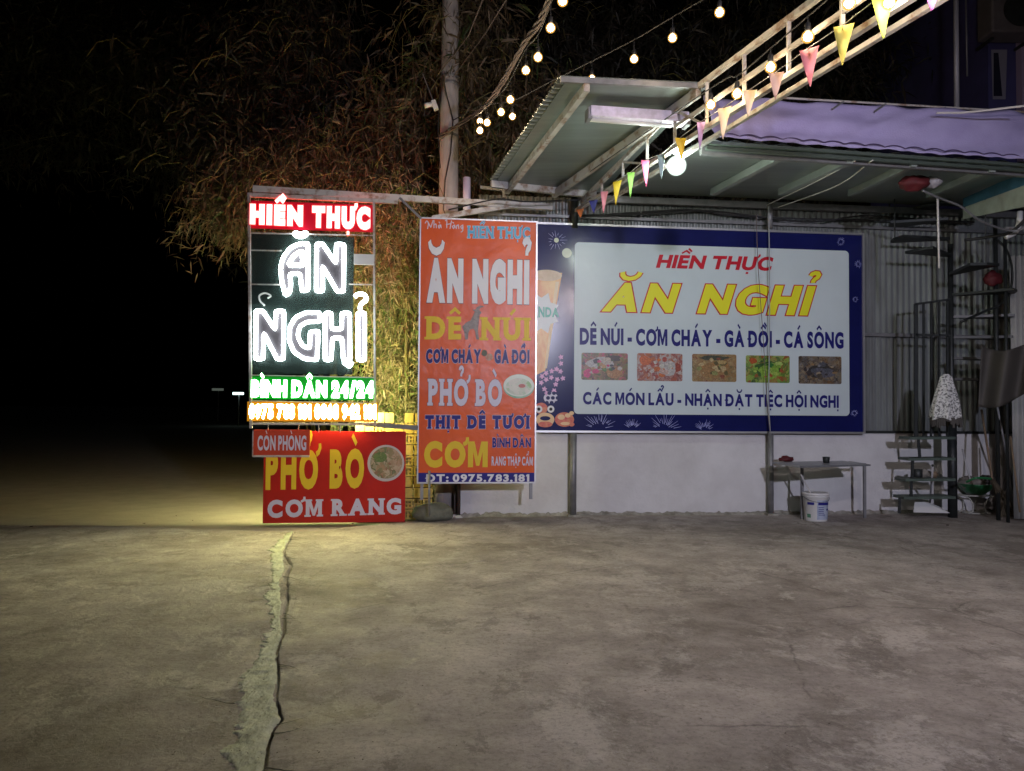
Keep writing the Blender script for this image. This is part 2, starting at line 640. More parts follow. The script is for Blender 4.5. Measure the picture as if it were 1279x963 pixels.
def ribbon(pts, wd):
    pts = [Vector((p[0], p[1])) for p in pts]
    out = []
    for i, p in enumerate(pts):
        t0 = (p - pts[i - 1]).normalized() if i > 0 else None
        t1 = (pts[i + 1] - p).normalized() if i < len(pts) - 1 else None
        t = ((t0 or t1) + (t1 or t0)).normalized()
        nn = Vector((-t.y, t.x))
        k = 1.0 / max(0.5, nn.dot(Vector((-(t1 or t0).y, (t1 or t0).x))))
        out.append((p + nn * wd / 2 * k, p - nn * wd / 2 * k))
    v, f = [], []
    for a, b in out: v += [tuple(a), tuple(b)]
    for i in range(len(out) - 1): f.append((2 * i, 2 * i + 1, 2 * i + 3, 2 * i + 2))
    return v, f


def spans(v, f, y):
    """x intervals where the glyph fills the line y"""
    iv = []
    for t in f:
        xs = []
        for i in range(len(t)):
            a, b = v[t[i]], v[t[(i + 1) % len(t)]]
            if (a[1] - y) * (b[1] - y) < 0:
                xs.append(a[0] + (b[0] - a[0]) * (y - a[1]) / (b[1] - a[1]))
        if len(xs) >= 2: iv.append((min(xs), max(xs)))
    iv.sort()
    out = []
    for a, b in iv:
        if out and a <= out[-1][1] + 0.005: out[-1][1] = max(out[-1][1], b)
        else: out.append([a, b])
    return out


def layout(text, bold=0.03, gap=0.1, space=0.34, serif=0.0, extra=0.0, markw=None, shear=0.0, mkx=1.0):
    """-> verts (x, y, layer), faces, total width; cap height 1"""
    H = cap() + 2 * bold
    sc = 1.0 / H
    V, Fc = [], []
    x = 0.0
    mw = markw or (0.065 + bold * 1.3)

    def add(vs, fs, ox, layer):
        n = len(V)
        for p in vs: V.append((p[0] + ox + shear * p[1], p[1], layer))
        for q in fs: Fc.append(tuple(n + i for i in q))
    for ch in text:
        if ch == ' ':
            x += space
            continue
        if ch in 'Đ':
            dec = 'D'
            marks = ['bar']
        else:
            dd = unicodedata.normalize('NFD', ch)
            dec, marks = dd[0], list(dd[1:])
        v0, _ = glyph(dec, bold)
        v, f = glyph(dec, bold, extra) if extra else (v0, glyph(dec, bold)[1])
        x0 = v0[:, 0].min()
        wd = (v0[:, 0].max() - x0) * sc
        vv = np.stack([(v[:, 0] - x0) * sc, (v[:, 1] + bold) * sc], 1)
        add(vv, f, x, 0)
        if serif and dec in 'PHBDNMRAEIFTKULV':
            sh = 0.11
            e = extra * sc
            if dec not in 'UVDB':
                for a, b in spans(vv, f, 0.04):
                    if b - a < 0.45: add([(a - serif - e, -e), (b + serif + e, -e), (b + serif + e, sh + e), (a - serif - e, sh + e)], [(0, 1, 2, 3)], x, 1)
            if dec in 'DB':
                add([(-serif - e, -e), (.2, -e), (.2, sh + e), (-serif - e, sh + e)], [(0, 1, 2, 3)], x, 1)
            if dec in 'HNMUIVK':
                for a, b in spans(vv, f, 0.96):
                    if b - a < 0.55: add([(a - serif - e, 1 - sh - e), (b + serif + e, 1 - sh - e), (b + serif + e, 1 + e), (a - serif - e, 1 + e)], [(0, 1, 2, 3)], x, 1)
            if dec in 'PBDREF':
                add([(-serif - e, 1 - sh - e), (.2, 1 - sh - e), (.2, 1 + e), (-serif - e, 1 + e)], [(0, 1, 2, 3)], x, 1)
            if dec in 'T':
                for s_ in (0, wd - .12): add([(s_ - e, .72 - e), (s_ + .12 + e, .72 - e), (s_ + .12 + e, .95), (s_ - e, .95)], [(0, 1, 2, 3)], x, 1)
        cx = wd / 2
        has_hat = '\u0302' in marks or '\u0306' in marks
        for mk in marks:
            if mk == 'bar':
                vs, fs = ribbon([(-.1, .5), (.3, .5)], mw * .8 + 2 * extra * sc)
                add(vs, fs, x, 1)
            elif mk == '\u031b':
                k = wd
                vs, fs = ribbon([(k - .12, .88), (k + .02, .94), (k + .09, 1.04), (k + .08, 1.16)], mw + 2 * extra * sc)
                add(vs, fs, x, 1)
            elif mk in MARKS:
                dx = dy = 0
                if has_hat and mk not in ('\u0302', '\u0306', '\u0323'): dx, dy = .26, .14
                for pl in MARKS[mk]:
                    w2 = mw if mk != '\u0323' else .15
                    vs, fs = ribbon([(p[0] * mkx + cx + dx, p[1] + dy) for p in pl], w2 + 2 * extra * sc)
                    add(vs, fs, x, 2)
        x += wd + gap
    return V, Fc, x - gap


def text(parent, line, material, L, Rr, d, bold=0.03, gap=0.1, space=0.34, serif=0.0, shear=0.0,
         outline=None, ow=0.02, depth=0.002, name='lettering', mkx=1.0):
    """L, Rr: photo px (x, y_baseline, y_captop) of the left and right end of the line on plane d"""
    u0, z0 = UZ(L[0], L[1], d)
    _, z0t = UZ(L[0], L[2], d)
    u1, z1 = UZ(Rr[0], Rr[1], d)
    _, z1t = UZ(Rr[0], Rr[2], d)
    jobs = [(material, 0.0, depth + 0.002)]
    if outline: jobs.insert(0, (outline, ow, depth))
    out = []
    jobx = []
    for mt, ex, dd in jobs:
        V, Fc, W = layout(line, bold, gap, space, serif, ex, shear=shear, mkx=mkx)
        xlo, xhi = min(q_[0] for q_ in V), max(q_[0] for q_ in V)
        if not jobx: jobx += [xlo + ex * 1.4, xhi - ex * 1.4]
        mb = MB()
        for x, y, lay in V:
            t = (x - jobx[0]) / (jobx[1] - jobx[0])
            u = u0 + (u1 - u0) * t
            zb = z0 + (z1 - z0) * t
            zt = z0t + (z1t - z0t) * t
            mb.v.append(F(u, d + dd + lay * 0.0006, zb + (zt - zb) * y))
        mb.f = list(Fc)
        o = obj(name, mb, mt, parent)
        out.append(o)
    return out


def plate(parent, name, px0, py0, px1, py1, d0, d1, material, base=None):
    u0, za = UZ(px0, py0, d1)
    u1, zb = UZ(px1, py1, d1)
    return obj(name, MB().fbox(u0, u1, d0, d1, min(za, zb), max(za, zb)), material, parent)


def disc(parent, name, cx, cy, rx, ry, d, material, seg=36, th=0.002):
    u, z = UZ(cx, cy, d)
    k = UZ(cx + 1, cy, d)[0] - u
    mb = MB()
    n = seg
    for dd in (d, d + th):
        for i in range(n):
            a = 2 * math.pi * i / n
            mb.v.append(F(u + math.cos(a) * rx * k, dd, z + math.sin(a) * ry * k))
    mb.f.append(tuple(range(n, 2 * n)))
    mb.f.append(tuple(range(n))[::-1])
    for i in range(n):
        mb.f.append((i, (i + 1) % n, n + (i + 1) % n, n + i))
    return obj(name, mb, material, parent)


# ================================================================== SETTING
# crack line across the yard (photo px measured once, laid on the ground)
crackp = [(367, 664), (354, 690), (358, 713), (350.5, 725), (354, 756), (351.7, 768), (354, 791), (346.6, 815), (348.6, 842),
          (346.6, 873), (352.5, 897), (342.7, 912), (335, 936), (331, 963)]
crack = [G(*p) for p in crackp][::-1]            # near to far
leftp = [(358, 666), (335, 686), (337, 729), (327, 745), (337, 768), (333, 788), (321, 811), (311, 830), (292, 850),
         (294, 897), (284, 924), (262, 940), (294, 963)]
leftl = [G(*p) for p in leftp][::-1]


def interp(pts, y):
    if y <= pts[0].y: return pts[0].x + (y - pts[0].y) * -0.05
    for a, b in zip(pts, pts[1:]):
        if y <= b.y: return a.x + (b.x - a.x) * (y - a.y) / max(1e-6, b.y - a.y)
    return pts[-1].x + (y - pts[-1].y) * 0.1


edgep = [G(-900, 640), G(0, 655), G(200, 659), G(340, 664), G(400, 664), G(440, 657.5), G(520, 650.5), G(600, 646)]


def edge_y(x):
    if x <= edgep[0].x: return edgep[0].y
    for a, b in zip(edgep, edgep[1:]):
        if x <= b.x: return a.y + (b.y - a.y) * (x - a.x) / (b.x - a.x)
    k = (x - edgep[-1].x)
    return min(edgep[-1].y + 0.25 + k * 0.9, 17.0)


def crack_x(y):
    return interp(crack, y) + 0.014 * noise.noise(Vector((0, y * 9, 3))) + 0.008 * noise.noise(Vector((0, y * 27, 3)))


offs = [0, .007, .018, .03, .05, .08, .12, .18, .25, .33, .42, .55, .7, .85, 1.0, 1.2, 1.4, 1.6, 1.85, 2.1, 2.4, 2.7, 3.1, 3.5, 4,
        4.5, 5, 5.6, 6.2, 7, 8, 9, 10, 12, 15, 20, 30]
cols = [-o for o in offs[:0:-1]] + offs
rows = list(np.linspace(-14, 1.6, 12)) + list(np.linspace(1.7, 9.1, 300))
gv, gf = [], []
xe = crack_x(9.2)
for i, y in enumerate(rows + [None]):
    for o_ in cols:
        yy = y if y is not None else 9.12
        fade = max(0.0, 1 - abs(o_) / 2.5)
        x = xe + o_
        ya = y if y is not None and y <= 5 else (edge_y(x) if y is None else 5 + (y - 5) / (9.1 - 5) * (edge_y(x) - 0.01 - 5))
        x = (crack_x(ya) - xe) * fade + xe + o_
        if y is None:
            Y = edge_y(x)
        elif y > 5:
            Y = 5 + (y - 5) / (9.1 - 5) * (edge_y(x) - 0.01 - 5)
        else:
            Y = y
        z = 0.012 * noise.noise(Vector((x * 0.7, Y * 0.7, 0))) + 0.004 * noise.noise(Vector((x * 3, Y * 3, 5)))
        if abs(o_) < 0.3 and yy < 9.12:
            z += 0.006 * noise.noise(Vector((x * 14, Y * 14, 2)))
        cw = 0.5 + 0.5 * noise.noise(Vector((1, Y * 2.3, 8)))
        if o_ == 0: z -= 0.045
        elif abs(o_) == .007 and cw > 0.42: z -= 0.035
        gv.append((x, Y, z))
nc = len(cols)
for i in range(len(rows)):
    for j in range(nc - 1):
        gf.append((i * nc + j, i * nc + j + 1, (i + 1) * nc + j + 1, (i + 1) * nc + j))
# lip of the slab
k0 = len(gv)
for j in range(nc):
    x, y, z = gv[len(rows) * nc + j]
    gv.append((x, y + 0.01, -0.12))
for j in range(nc - 1):
    gf.append((len(rows) * nc + j, len(rows) * nc + j + 1, k0 + j + 1, k0 + j))
mb = MB()
mb.v, mb.f = gv, gf
yard = obj('concrete_yard', mb, M['ground'], smooth=True)
tag(yard, kind='structure')
mb = MB().quad((-700, -300, -0.05), (700, -300, -0.05), (700, 900, -0.05), (-700, 900, -0.05))
tag(obj('road', mb, M['road']), kind='structure')

# mortar patch beside the crack
mb = MB()
yy = np.linspace(crack[0].y - 0.9, crack[-1].y - 0.02, 520)
nrow = 9
for y in yy:
    xr = crack_x(y) - 0.010 + 0.004 * noise.noise(Vector((5, y * 20, 1)))
    xl = interp(leftl, y) + 0.05 * noise.noise(Vector((2, y * 7, 1))) + 0.05 * noise.noise(Vector((2, y * 25, 4))) + 0.025 * noise.noise(Vector((2, y * 70, 4)))
    xl = min(xl + 0.02, xr - 0.02)
    for j in range(nrow):
        t = j / (nrow - 1)
        x = xl + (xr - xl) * t
        z0 = 0.012 * noise.noise(Vector((x * 0.7, y * 0.7, 0))) + 0.004 * noise.noise(Vector((x * 3, y * 3, 5)))
        z0 += 0.006 * noise.noise(Vector((x * 14, y * 14, 2)))
        z = z0 + 0.006 + 0.004 * noise.noise(Vector((x * 9, y * 6, 9)))
        if j in (0, nrow - 1): z = z0 - 0.006
        mb.v.append((x, y, z))
for i in range(len(yy) - 1):
    for j in range(nrow - 1):
        mb.f.append((i * nrow + j, i * nrow + j + 1, (i + 1) * nrow + j + 1, (i + 1) * nrow + j))
tag(obj('mortar_strip', mb, M['mortar'], smooth=True), kind='structure')

mb = MB()
for k in range(26):
    y0 = random.uniform(crack[0].y, crack[-1].y - .3)
    sgn = random.choice((-1, 1, 1))
    x0 = crack_x(y0) if sgn > 0 else interp(leftl, y0)
    p = Vector((x0, y0, 0))
    L_ = random.uniform(.06, .34)
    a = random.uniform(-.5, .5) + (0 if sgn > 0 else math.pi)
    st = 7
    w0 = random.uniform(.004, .010)
    row = []
    for q in range(st + 1):
        zz = 0.012 * noise.noise(Vector((p.x * 0.7, p.y * 0.7, 0))) + 0.004 * noise.noise(Vector((p.x * 3, p.y * 3, 5))) + .0065
        w_ = w0 * (1 - q / st) + .0006
        row.append(((p.x, p.y - w_, zz), (p.x, p.y + w_, zz)))
        a += random.uniform(-.5, .5)
        p = p + Vector((math.cos(a), math.sin(a), 0)) * L_ / st
    for q in range(st):
        mb.quad(row[q][0], row[q + 1][0], row[q + 1][1], row[q][1])
tag(obj('side_cracks', mb, mat('crack_dirt', (0.03, 0.025, 0.02), 0.95)), 'fine dark cracks branching from the mortar filled joint in the yard', 'cracks', kind='stuff')

# dry leaves and crumbs lying on the yard (uncountable litter)
mb = MB()
for i in range(900):
    px, py = random.uniform(20, 1260), random.uniform(665, 955) if i > 120 else random.uniform(645, 665)
    if i > 500: px = 330 + random.gauss(0, 90)
    p = G(px, py) + Vector((0, 0, 0.02))
    s = random.uniform(0.002, 0.008) if i > 8 else random.uniform(0.02, 0.04)
    a = random.uniform(0, 6.28)
    e1, e2 = Vector((math.cos(a), math.sin(a), .1)) * s, Vector((-math.sin(a), math.cos(a), .3)) * s * .45
    mb.quad(p - e1, p - e2, p + e1, p + e2)
tag(obj('litter', mb, mat('dry_litter', (0.07, 0.05, 0.035), 0.9), None), 'tiny dark dry leaves and crumbs scattered over the concrete yard', 'litter', kind='stuff')

# ------------------------------------------------------------------ white wall and corrugated wall
TOPZ = UZ(870, 540)[1]
U_L, U_R = UZ(575, 640)[0], UZ(1300, 640)[0]
wall = empty('boundary_wall', F(0, 0, 0), 'low whitewashed masonry wall under the corrugated sheets, dirty along its foot', 'wall')
mb = MB()
NU, NZ = 90, 14
for i in range(NU + 1):
    for j in range(NZ + 1):
        u = U_L + (U_R - U_L) * i / NU
        z = -0.1 + (TOPZ + 0.1) * j / NZ
        mb.v.append(F(u, 0.012 * noise.noise(Vector((u * 1.3, z * 1.6, 0))), z))
for i in range(NU):
    for j in range(NZ):
        a = i * (NZ + 1) + j
        mb.f.append((a, a + NZ + 1, a + NZ + 2, a + 1))
obj('plaster_face', mb, M['plaster'], wall, smooth=True)
obj('masonry', MB().fbox(U_L, U_R, -0.18, -0.02, -0.1, TOPZ - 0.001), M['plaster'], wall)
mb = MB()                        # ragged foot of dirt and mortar
pr = None
for i in range(241):
    u = U_L - .05 + (U_R - U_L) * i / 240
    h = 0.035 + 0.045 * abs(noise.noise(Vector((u * 3.1, 0, 4)))) + 0.03 * noise.noise(Vector((u * 17, 0, 4)))
    dd = 0.05 + 0.05 * noise.noise(Vector((u * 2.7, 7, 4)))
    mb.v += [F(u, 0.015, h), F(u, dd, 0.0 + h * .3), F(u, dd + 0.06, -0.03)]
for i in range(240):
    for j in range(2):
        a = 3 * i + j
        mb.f.append((a, a + 1, a + 4, a + 3))
obj('foot_fillet', mb, M['grime'], wall, smooth=True)

ZROOF = 4.52
cwall = empty('corrugated_wall', F(0, -0.1, TOPZ), 'grey corrugated metal sheet wall standing behind the big blue billboard', 'wall')
U_C0 = UZ(598, 300)[0]
U_C1 = UZ(1300, 300)[0] + .3
PIT = 0.092
ncell = int((U_C1 - U_C0) / PIT / 9) + 1
for s_ in range(ncell):
    mb = MB()
    ua = U_C0 + s_ * 9 * PIT
    for k in range(9 * 8 + 5):
        u = ua + k * PIT / 8
        d = -0.08 + 0.016 * math.tanh(2.2 * math.sin(k * 2 * math.pi / 8)) + (0.004 if s_ % 2 else 0)
        for z in (TOPZ - 0.02, ZROOF):
            mb.v.append(F(u, d, z))
        if k: mb.f.append((2 * k - 2, 2 * k, 2 * k + 1, 2 * k - 1))
    obj('sheet', mb, M['sheet'], cwall)
obj('rail', MB().fbox(U_C0, U_C1, -0.045, 0.0, UZ(870, 276)[1] - .02, UZ(870, 276)[1] + .02), M['greysteel'], cwall)
obj('rail', MB().fbox(U_C0, U_C1, -0.045, 0.0, UZ(1150, 419)[1] - .025, UZ(1150, 419)[1] + .025), M['greysteel'], cwall)
obj('sill', MB().fbox(U_C0 + .2, U_C1, -0.05, 0.03, TOPZ, TOPZ + 0.035), M['darksteel'], cwall)
# steel posts standing on the wall
for px, r_, lab, top in ((716, .048, 'grey steel post left of the white billboard panel, between sign and bunting end', 4.5),
                         (963, .042, 'grey steel pipe rising in front of the right half of the billboard', 4.5)):
    u = UZ(px, 600, .12)[0]
    t = empty('steel_post', F(u, .12, 0), lab, 'post', 'steel posts along the wall')
    dd = .11 if px == 716 else .11
    obj('shaft', MB().tube([F(u, dd, 0.0), F(u, dd, UZ(px, 541, .1)[1])], r_, 12), M['greysteel'], t, smooth=True)
    obj('shaft', MB().tube([F(u, dd - .01, UZ(px, 285, .1)[1]), F(u, dd - .01, top)], r_, 12), M['greysteel' if px > 800 else 'darksteel'], t, smooth=True)
    obj('foot', MB().fbox(u - .08, u + .08, .04, .2, 0.0, .03), M['grime'], t)

# ------------------------------------------------------------------ canopy
can = empty('canopy', F(UZ(715, 245)[0], 0, 4.3), 'open corrugated metal canopy roof on steel beams above the billboard', 'canopy')
YD = Vector((math.sin(R(16.5)), -math.cos(R(16.5)), 0))       # run of the rafters towards the yard


def roofpt(px, py, z):
    return G(px, py, z)


A0 = G(612, 229, 4.50)          # back left
A1 = G(700, 100, 4.70)          # front left
B1 = G(876, 108, 4.72)          # front right
B0 = G(742, 243, 4.52)
def rp(s, t):                    # s left->right, t back->front
    return (A0 * (1 - s) + B0 * s) * (1 - t) + (A1 * (1 - s) + B1 * s) * t
n1 = 30
mb = MB()
seg = n1 * 6
for k in range(seg + 1):
    t = k / seg
    h = 0.018 * math.sin(k / 6 * 2 * math.pi)
    for s_ in (0.0, 0.33, 0.66, 1.06):
        mb.v.append(rp(s_, t) + Vector((0, 0, h + .045)))
for k in range(seg):
    for j in range(3):
        a = k * 4 + j
        mb.f.append((a, a + 1, a + 5, a + 4))
nb = len(mb.v)
o = obj('roof_sheet', mb, M['roofsheet'], can)
sm = o.modifiers.new('thick', 'SOLIDIFY')
sm.thickness = 0.006
sm.offset = 1


def rafter(a, b, w_, h_, m_='whitesteel', nm='rafter'):
    return obj(nm, MB().beam(a, b, w_, h_), M[m_], can)


rafter(G(633, 239, 4.45), G(733, 109, 4.63), .06, .08)
rafter(rp(0.60, 0.0) + Vector((0, 0, -.06)), rp(0.98, 1.0) + Vector((0, 0, -.06)), .06, .09)
rafter(rp(0, 1.0) + Vector((0, 0, .0)), rp(1.05, 1.0) + Vector((0, 0, .0)), .04, .05, 'greysteel', 'front_purlin')
rafter(rp(0, 0.02) + Vector((0, 0, -.03)), rp(1.0, .02) + Vector((0, 0, -.03)), .06, .09, 'whitesteel', 'wall_plate')
lin = [rp(.05, .02), rp(1.06, .02), rp(1.05, .97), rp(.05, .97)]
obj('ceiling_lining', MB().hexa([p + Vector((0, 0, .012)) for p in lin] + [p + Vector((0, 0, .02)) for p in lin]), M['lining'], can)
# right lower roof with ribs running front to back
R0 = G(742, 244, 4.52)
R1 = F(pf(G(1300, 246, 4.52))[0] + .5, 0.0, 4.55)
Q0 = G(882, 184, 4.36)
Q1 = G(1279, 212, 4.36)
Q1 = Q1 + (Q1 - Q0) * .12
def rq(s, t):
    return (R0 * (1 - s) + R1 * s) * (1 - t) + (Q0 * (1 - s) + Q1 * s) * t
mb = MB()
seg = 16 * 8
for k in range(seg + 1):
    s_ = k / seg
    h = 0.014 * math.sin(k / 8 * 2 * math.pi)
    for t in (0, .5, 1.0):
        mb.v.append(rq(s_, t) + Vector((0, 0, h + .08)))
for k in range(seg):
    for j in range(2):
        a = k * 3 + j
        mb.f.append((a, a + 1, a + 4, a + 3))
o = obj('roof_sheet', mb, M['roofsheet'], can)
sm = o.modifiers.new('thick', 'SOLIDIFY')
sm.thickness = 0.006
sm.offset = 1
lin = [rq(.0, .02), rq(1, .02), rq(1, .96), rq(.0, .96)]
obj('ceiling_lining', MB().hexa([p + Vector((0, 0, .04)) for p in lin] + [p + Vector((0, 0, .05)) for p in lin]), M['lining'], can)
for (ax, ay), (bx, by) in (((890, 240), (972, 196)), ((975, 240), (1062, 199)), ((1062, 241), (1142, 203)), ((1160, 243), (1240, 210))):
    rafter(G(ax, ay, 4.47), G(bx, by, 4.36), .07, .09, 'roofsheet')
rafter(R0 + Vector((0, 0, -.05)), R1 + Vector((0, 0, -.05)), .07, .09, 'greysteel', 'wall_plate')
g0, g1 = Q0 + Vector((0, 0, -.01)), Q1 + Vector((0, 0, -.01))
fr = (Q0 - R0).normalized()
fr.z = 0
mb = MB()
for k, (o1, z1, w_) in enumerate(((0.0, 0, .05), (.07, .035, .05))):
    mb.beam(g0 + fr * o1 + Vector((0, 0, z1)), g1 + fr * o1 + Vector((0, 0, z1)), .045, .035)
obj('gutter', mb, mat('gutter_metal', (0.10, 0.13, 0.11), .4, .4), can)
obj('front_purlin', MB().beam(g0 - fr * .10 + Vector((0, 0, -.0)), g1 - fr * .10 + Vector((0, 0, -.0)), .06, .08), M['greysteel'], can)

# lavender canvas above the front edge
tarp = empty('canvas_awning', Q0, 'long lavender canvas stretched along the front edge of the canopy roof', 'awning')
mb = MB()
N1, N2 = 160, 14
T0, T1 = G(879, 119, 4.80), G(1279, 139, 4.86)
T0 = D(879, 119, Q0.y + .02)
T1 = D(1279, 139, (Q0 + (Q1 - Q0) / 1.12).y + .02)
T1 = T1 + (T1 - T0) * .12
b0, b1 = Q0 + fr * .19 + Vector((0, 0, .045)), Q1 + fr * .19 + Vector((0, 0, .045))
for i in range(N1 + 1):
    s_ = i / N1
    top, bot = T0 * (1 - s_) + T1 * s_, b0 * (1 - s_) + b1 * s_
    sag = 0.03 * math.sin(s_ * math.pi * 6) ** 2
    for j in range(N2 + 1):
        t = j / N2
        p = top * (1 - t) + bot * t
        p += fr * (0.06 * noise.noise(Vector((s_ * 5 + t * 1.5, t * 3.5, 1))) + 0.035 * noise.noise(Vector((s_ * 16 + t * 5, t * 2.0, 7))))
        p += Vector((0, 0, -sag * (1 - t) * (1 - t)))
        if j == N2: p += Vector((0, 0, 0.006 * math.sin(i / N1 * 16 * 2 * math.pi)))
        mb.v.append(p)
for i in range(N1):
    for j in range(N2):
        a = i * (N2 + 1) + j
        mb.f.append((a, a + 1, a + N2 + 2, a + N2 + 1))
o = obj('canvas', mb, M['tarp'], tarp, smooth=True)
sm = o.modifiers.new('thick', 'SOLIDIFY')
sm.thickness = .003
hem_shadow_path = [b0 * (1 - q_ / 160) + b1 * (q_ / 160) + fr * .016 + Vector((0, 0, .022 + .028 * abs(math.sin(q_ / 160 * 18 * math.pi)) ** .8)) for q_ in range(4, 150)]
obj('hem_shadow', MB().tube(hem_shadow_path, .007, 5), mat('violet_hem_shadow', (.07, .05, .12), .7), tarp)  # dark wavy tube shaped as the scalloped shadow along the canvas bottom
rl0, rl1 = T0 + Vector((0.9, .1, .02)), T1 + Vector((0, .1, .03))
obj('rail', MB().tube([rl0, rl1], .012, 6), M['whitesteel'], tarp)
for s_ in (.0, .21, .36, .58, .8, 1):
    p = rl0 * (1 - s_) + rl1 * s_
    obj('bracket', MB().beam(p, p + Vector((-.16, -.08, -.12)), .02, .02), M['greysteel'], tarp)
# white rope tied at right over canvas
tag(obj('rope', MB().tube([D(1170, 141, 8.6), D(1200, 141, 8.6), D(1240, 137, 8.5), D(1290, 131, 8.4)], .012, 6), M['whitecord'], base=D(1170, 141, 8.6)),
    'white rope drawn over the top right end of the lavender canvas', 'rope')

# ------------------------------------------------------------------ truss
truss = empty('roof_truss', G(720, 262, 4.25), 'long pale steel lattice truss running from the wall up over the yard', 'truss')
ta, tb = G(720, 263, 4.25), G(1137, -2, 4.25)
tdir = (tb - ta)
tdir.z = 0
tdir.normalize()
tb = tb + tdir * 2.6
side = Vector((tdir.y, -tdir.x, 0))
Lt = (tb - ta).length


def tp(s_, z):
    return ta + tdir * s_ + Vector((0, 0, z))


obj('bottom_chord', MB().beam(tp(0, 0), tp(Lt, 0), .05, .045), M['whitesteel'], truss)
obj('bottom_chord', MB().beam(tp(.2, -.03) - side * .16, tp(Lt, -.03) - side * .16, .04, .04), M['whitesteel'], truss)
topz = lambda s_: min(.50, .04 + .46 * s_ / 3.0)
obj('top_chord', MB().beam(tp(.2, .08), tp(3.0, .46), .05, .05), M['whitesteel'], truss)
obj('top_chord', MB().beam(tp(3.02, .47), tp(Lt, .47), .045, .05), M['whitesteel'], truss)
obj('mid_chord', MB().beam(tp(2.7, .22), tp(Lt, .22), .03, .04), M['whitesteel'], truss)
s_ = 0.85
k = 0
while s_ < Lt - .6:
    h = (.08 + .38 * (s_ - .2) / 2.8) if s_ < 3 else .47
    obj('web', MB().beam(tp(s_, .02), tp(s_, h - .02), .03, .03), M['whitesteel'], truss)
    s2 = s_ + .62
    h2 = (.08 + .38 * (s2 - .2) / 2.8) if s2 < 3 else .47
    if s_ < 3.0:
        obj('brace', MB().beam(tp(s_ + .02, h - .03), tp(s2 - .02, .03) if k % 2 else tp(s2 - .02, h2 - .03), .022, .022), M['whitesteel'], truss)
    s_ = s2
    k += 1

# ------------------------------------------------------------------ beams from the canopy to the neon sign
bm = empty('sign_beam', D(520, 250, 9.8), 'long pale steel beam from the neon sign frame to the canopy, passing the utility pole', 'beam')
pA, pB, pC = F(UZ(311, 240, .62)[0], .62, UZ(311, 240, .62)[1]), D(520, 246, 10.05), D(700, 260, 10.5)
pA = D(316, 236, pA.y)
obj('box_section', MB().beam(pA, D(690, 259, 10.55), .055, .08), M['whitesteel'], bm)
obj('lower_section', MB().beam(F(UZ(309, 244, .62)[0], .60, UZ(309, 243, .62)[1]), F(UZ(497, 252, .62)[0], .60, UZ(497, 252, .62)[1]), .05, .05), M['whitesteel'], bm)
bm2 = tag(obj('support_beam', MB().beam(D(540, 273, 10.2), D(655, 254, 10.5), .05, .07), M['whitesteel'], base=D(540, 273, 10.2)),
          'short pale steel beam sloping up behind the top of the orange sign', 'beam')
for px, py in ((497, 248),):
    obj('brace', MB().beam(D(499, 247, 10.0), D(526, 273, 10.0), .03, .03), M['greysteel'], bm)
tag(obj('wall_bracket', MB().beam(D(600, 234, 10.6), D(629, 237, 10.6), .04, .04).beam(D(629, 236, 10.6), D(629, 247, 10.6), .04, .04), M['greysteel'], base=D(600, 234, 10.6)),
    'small grey angle bracket under the left corner of the canopy', 'bracket')
tag(obj('plastic_pipe', MB().tube([D(583, 264, 11.0), D(583, 222, 11.0)], .055, 16), mat('lilac_pvc', (.6, .55, .75), .4), base=D(583, 264, 11), smooth=True),
    'short upright pale lilac pipe just right of the utility pole', 'pipe')

# ------------------------------------------------------------------ fluorescent batten
d_l = 4.55
fa, fb = G(735, 144, 4.55), G(857, 152, 4.55)
lt = empty('tube_light', (fa + fb) / 2, 'unlit fluorescent batten fixture with a peeling pale cover under the canopy', 'lamp')
obj('housing', MB().beam(fa + Vector((0, 0, .02)), fb + Vector((0, 0, .02)), .19, .11), mat('lilac_batten', (.78, .70, .88), .45, col2=(.5, .45, .55), scale=9), lt, bevel=.01)
obj('tube', MB().tube([fa + Vector((.02, 0, -.045)), fb + Vector((-.16, 0, -.045))], .024, 12), M['plasticwhite'], lt, smooth=True)
fdir = (fb - fa).normalized()
obj('end_cap', MB().beam(fa - fdir * .02, fa + fdir * .02, .16, .12), M['greysteel'], lt)
obj('end_cap', MB().beam(fb - fdir * .02, fb + fdir * .02, .16, .12), M['greysteel'], lt)

# ------------------------------------------------------------------ big lamp
lp = G(845, 207, 4.12)
lamp = empty('hanging_lamp', lp + Vector((0, 0, .3)), 'big round glowing white bulb hanging below the canopy beside the bunting', 'lamp')
obj('bulb', MB().ball(lp, .105, 20, 12), M['lamp'], lamp, smooth=True)
obj('lamp_core', MB().ball(lp, .08, 18, 12), M['lampcore'], lamp, smooth=True)
obj('socket', MB().lathe(lp + Vector((0, 0, .125)), [(.03, 0), (.035, .02), (.03, .1), (.012, .12)], 12), M['plasticwhite'], lamp, smooth=True)
obj('cord', MB().tube([lp + Vector((0, 0, .2)), lp + Vector((0, 0, .42))], .005, 6), M['cable'], lamp)
# added bulb, out of view under the truss, to brighten the yard
ADDED_LAMP = Vector((2.93, 4.1, 4.0))
yl = empty('hanging_lamp', ADDED_LAMP + Vector((0, 0, .3)), 'added round warm white bulb under the truss, out of view, lighting the yard', 'lamp')
obj('bulb', MB().ball(ADDED_LAMP, .105, 20, 12), M['lamp'], yl, smooth=True)
obj('lamp_core', MB().ball(ADDED_LAMP, .08, 18, 12), emat('added_lamp_core', (1.0, .84, .80), 1500), yl, smooth=True)
obj('cord', MB().tube([ADDED_LAMP + Vector((0, 0, .2)), ADDED_LAMP + Vector((0, 0, .26))], .006, 6), M['cable'], yl)
obj('socket', MB().lathe(ADDED_LAMP + Vector((0, 0, .125)), [(.03, 0), (.035, .02), (.03, .1), (.012, .12)], 12), M['plasticwhite'], yl, smooth=True)

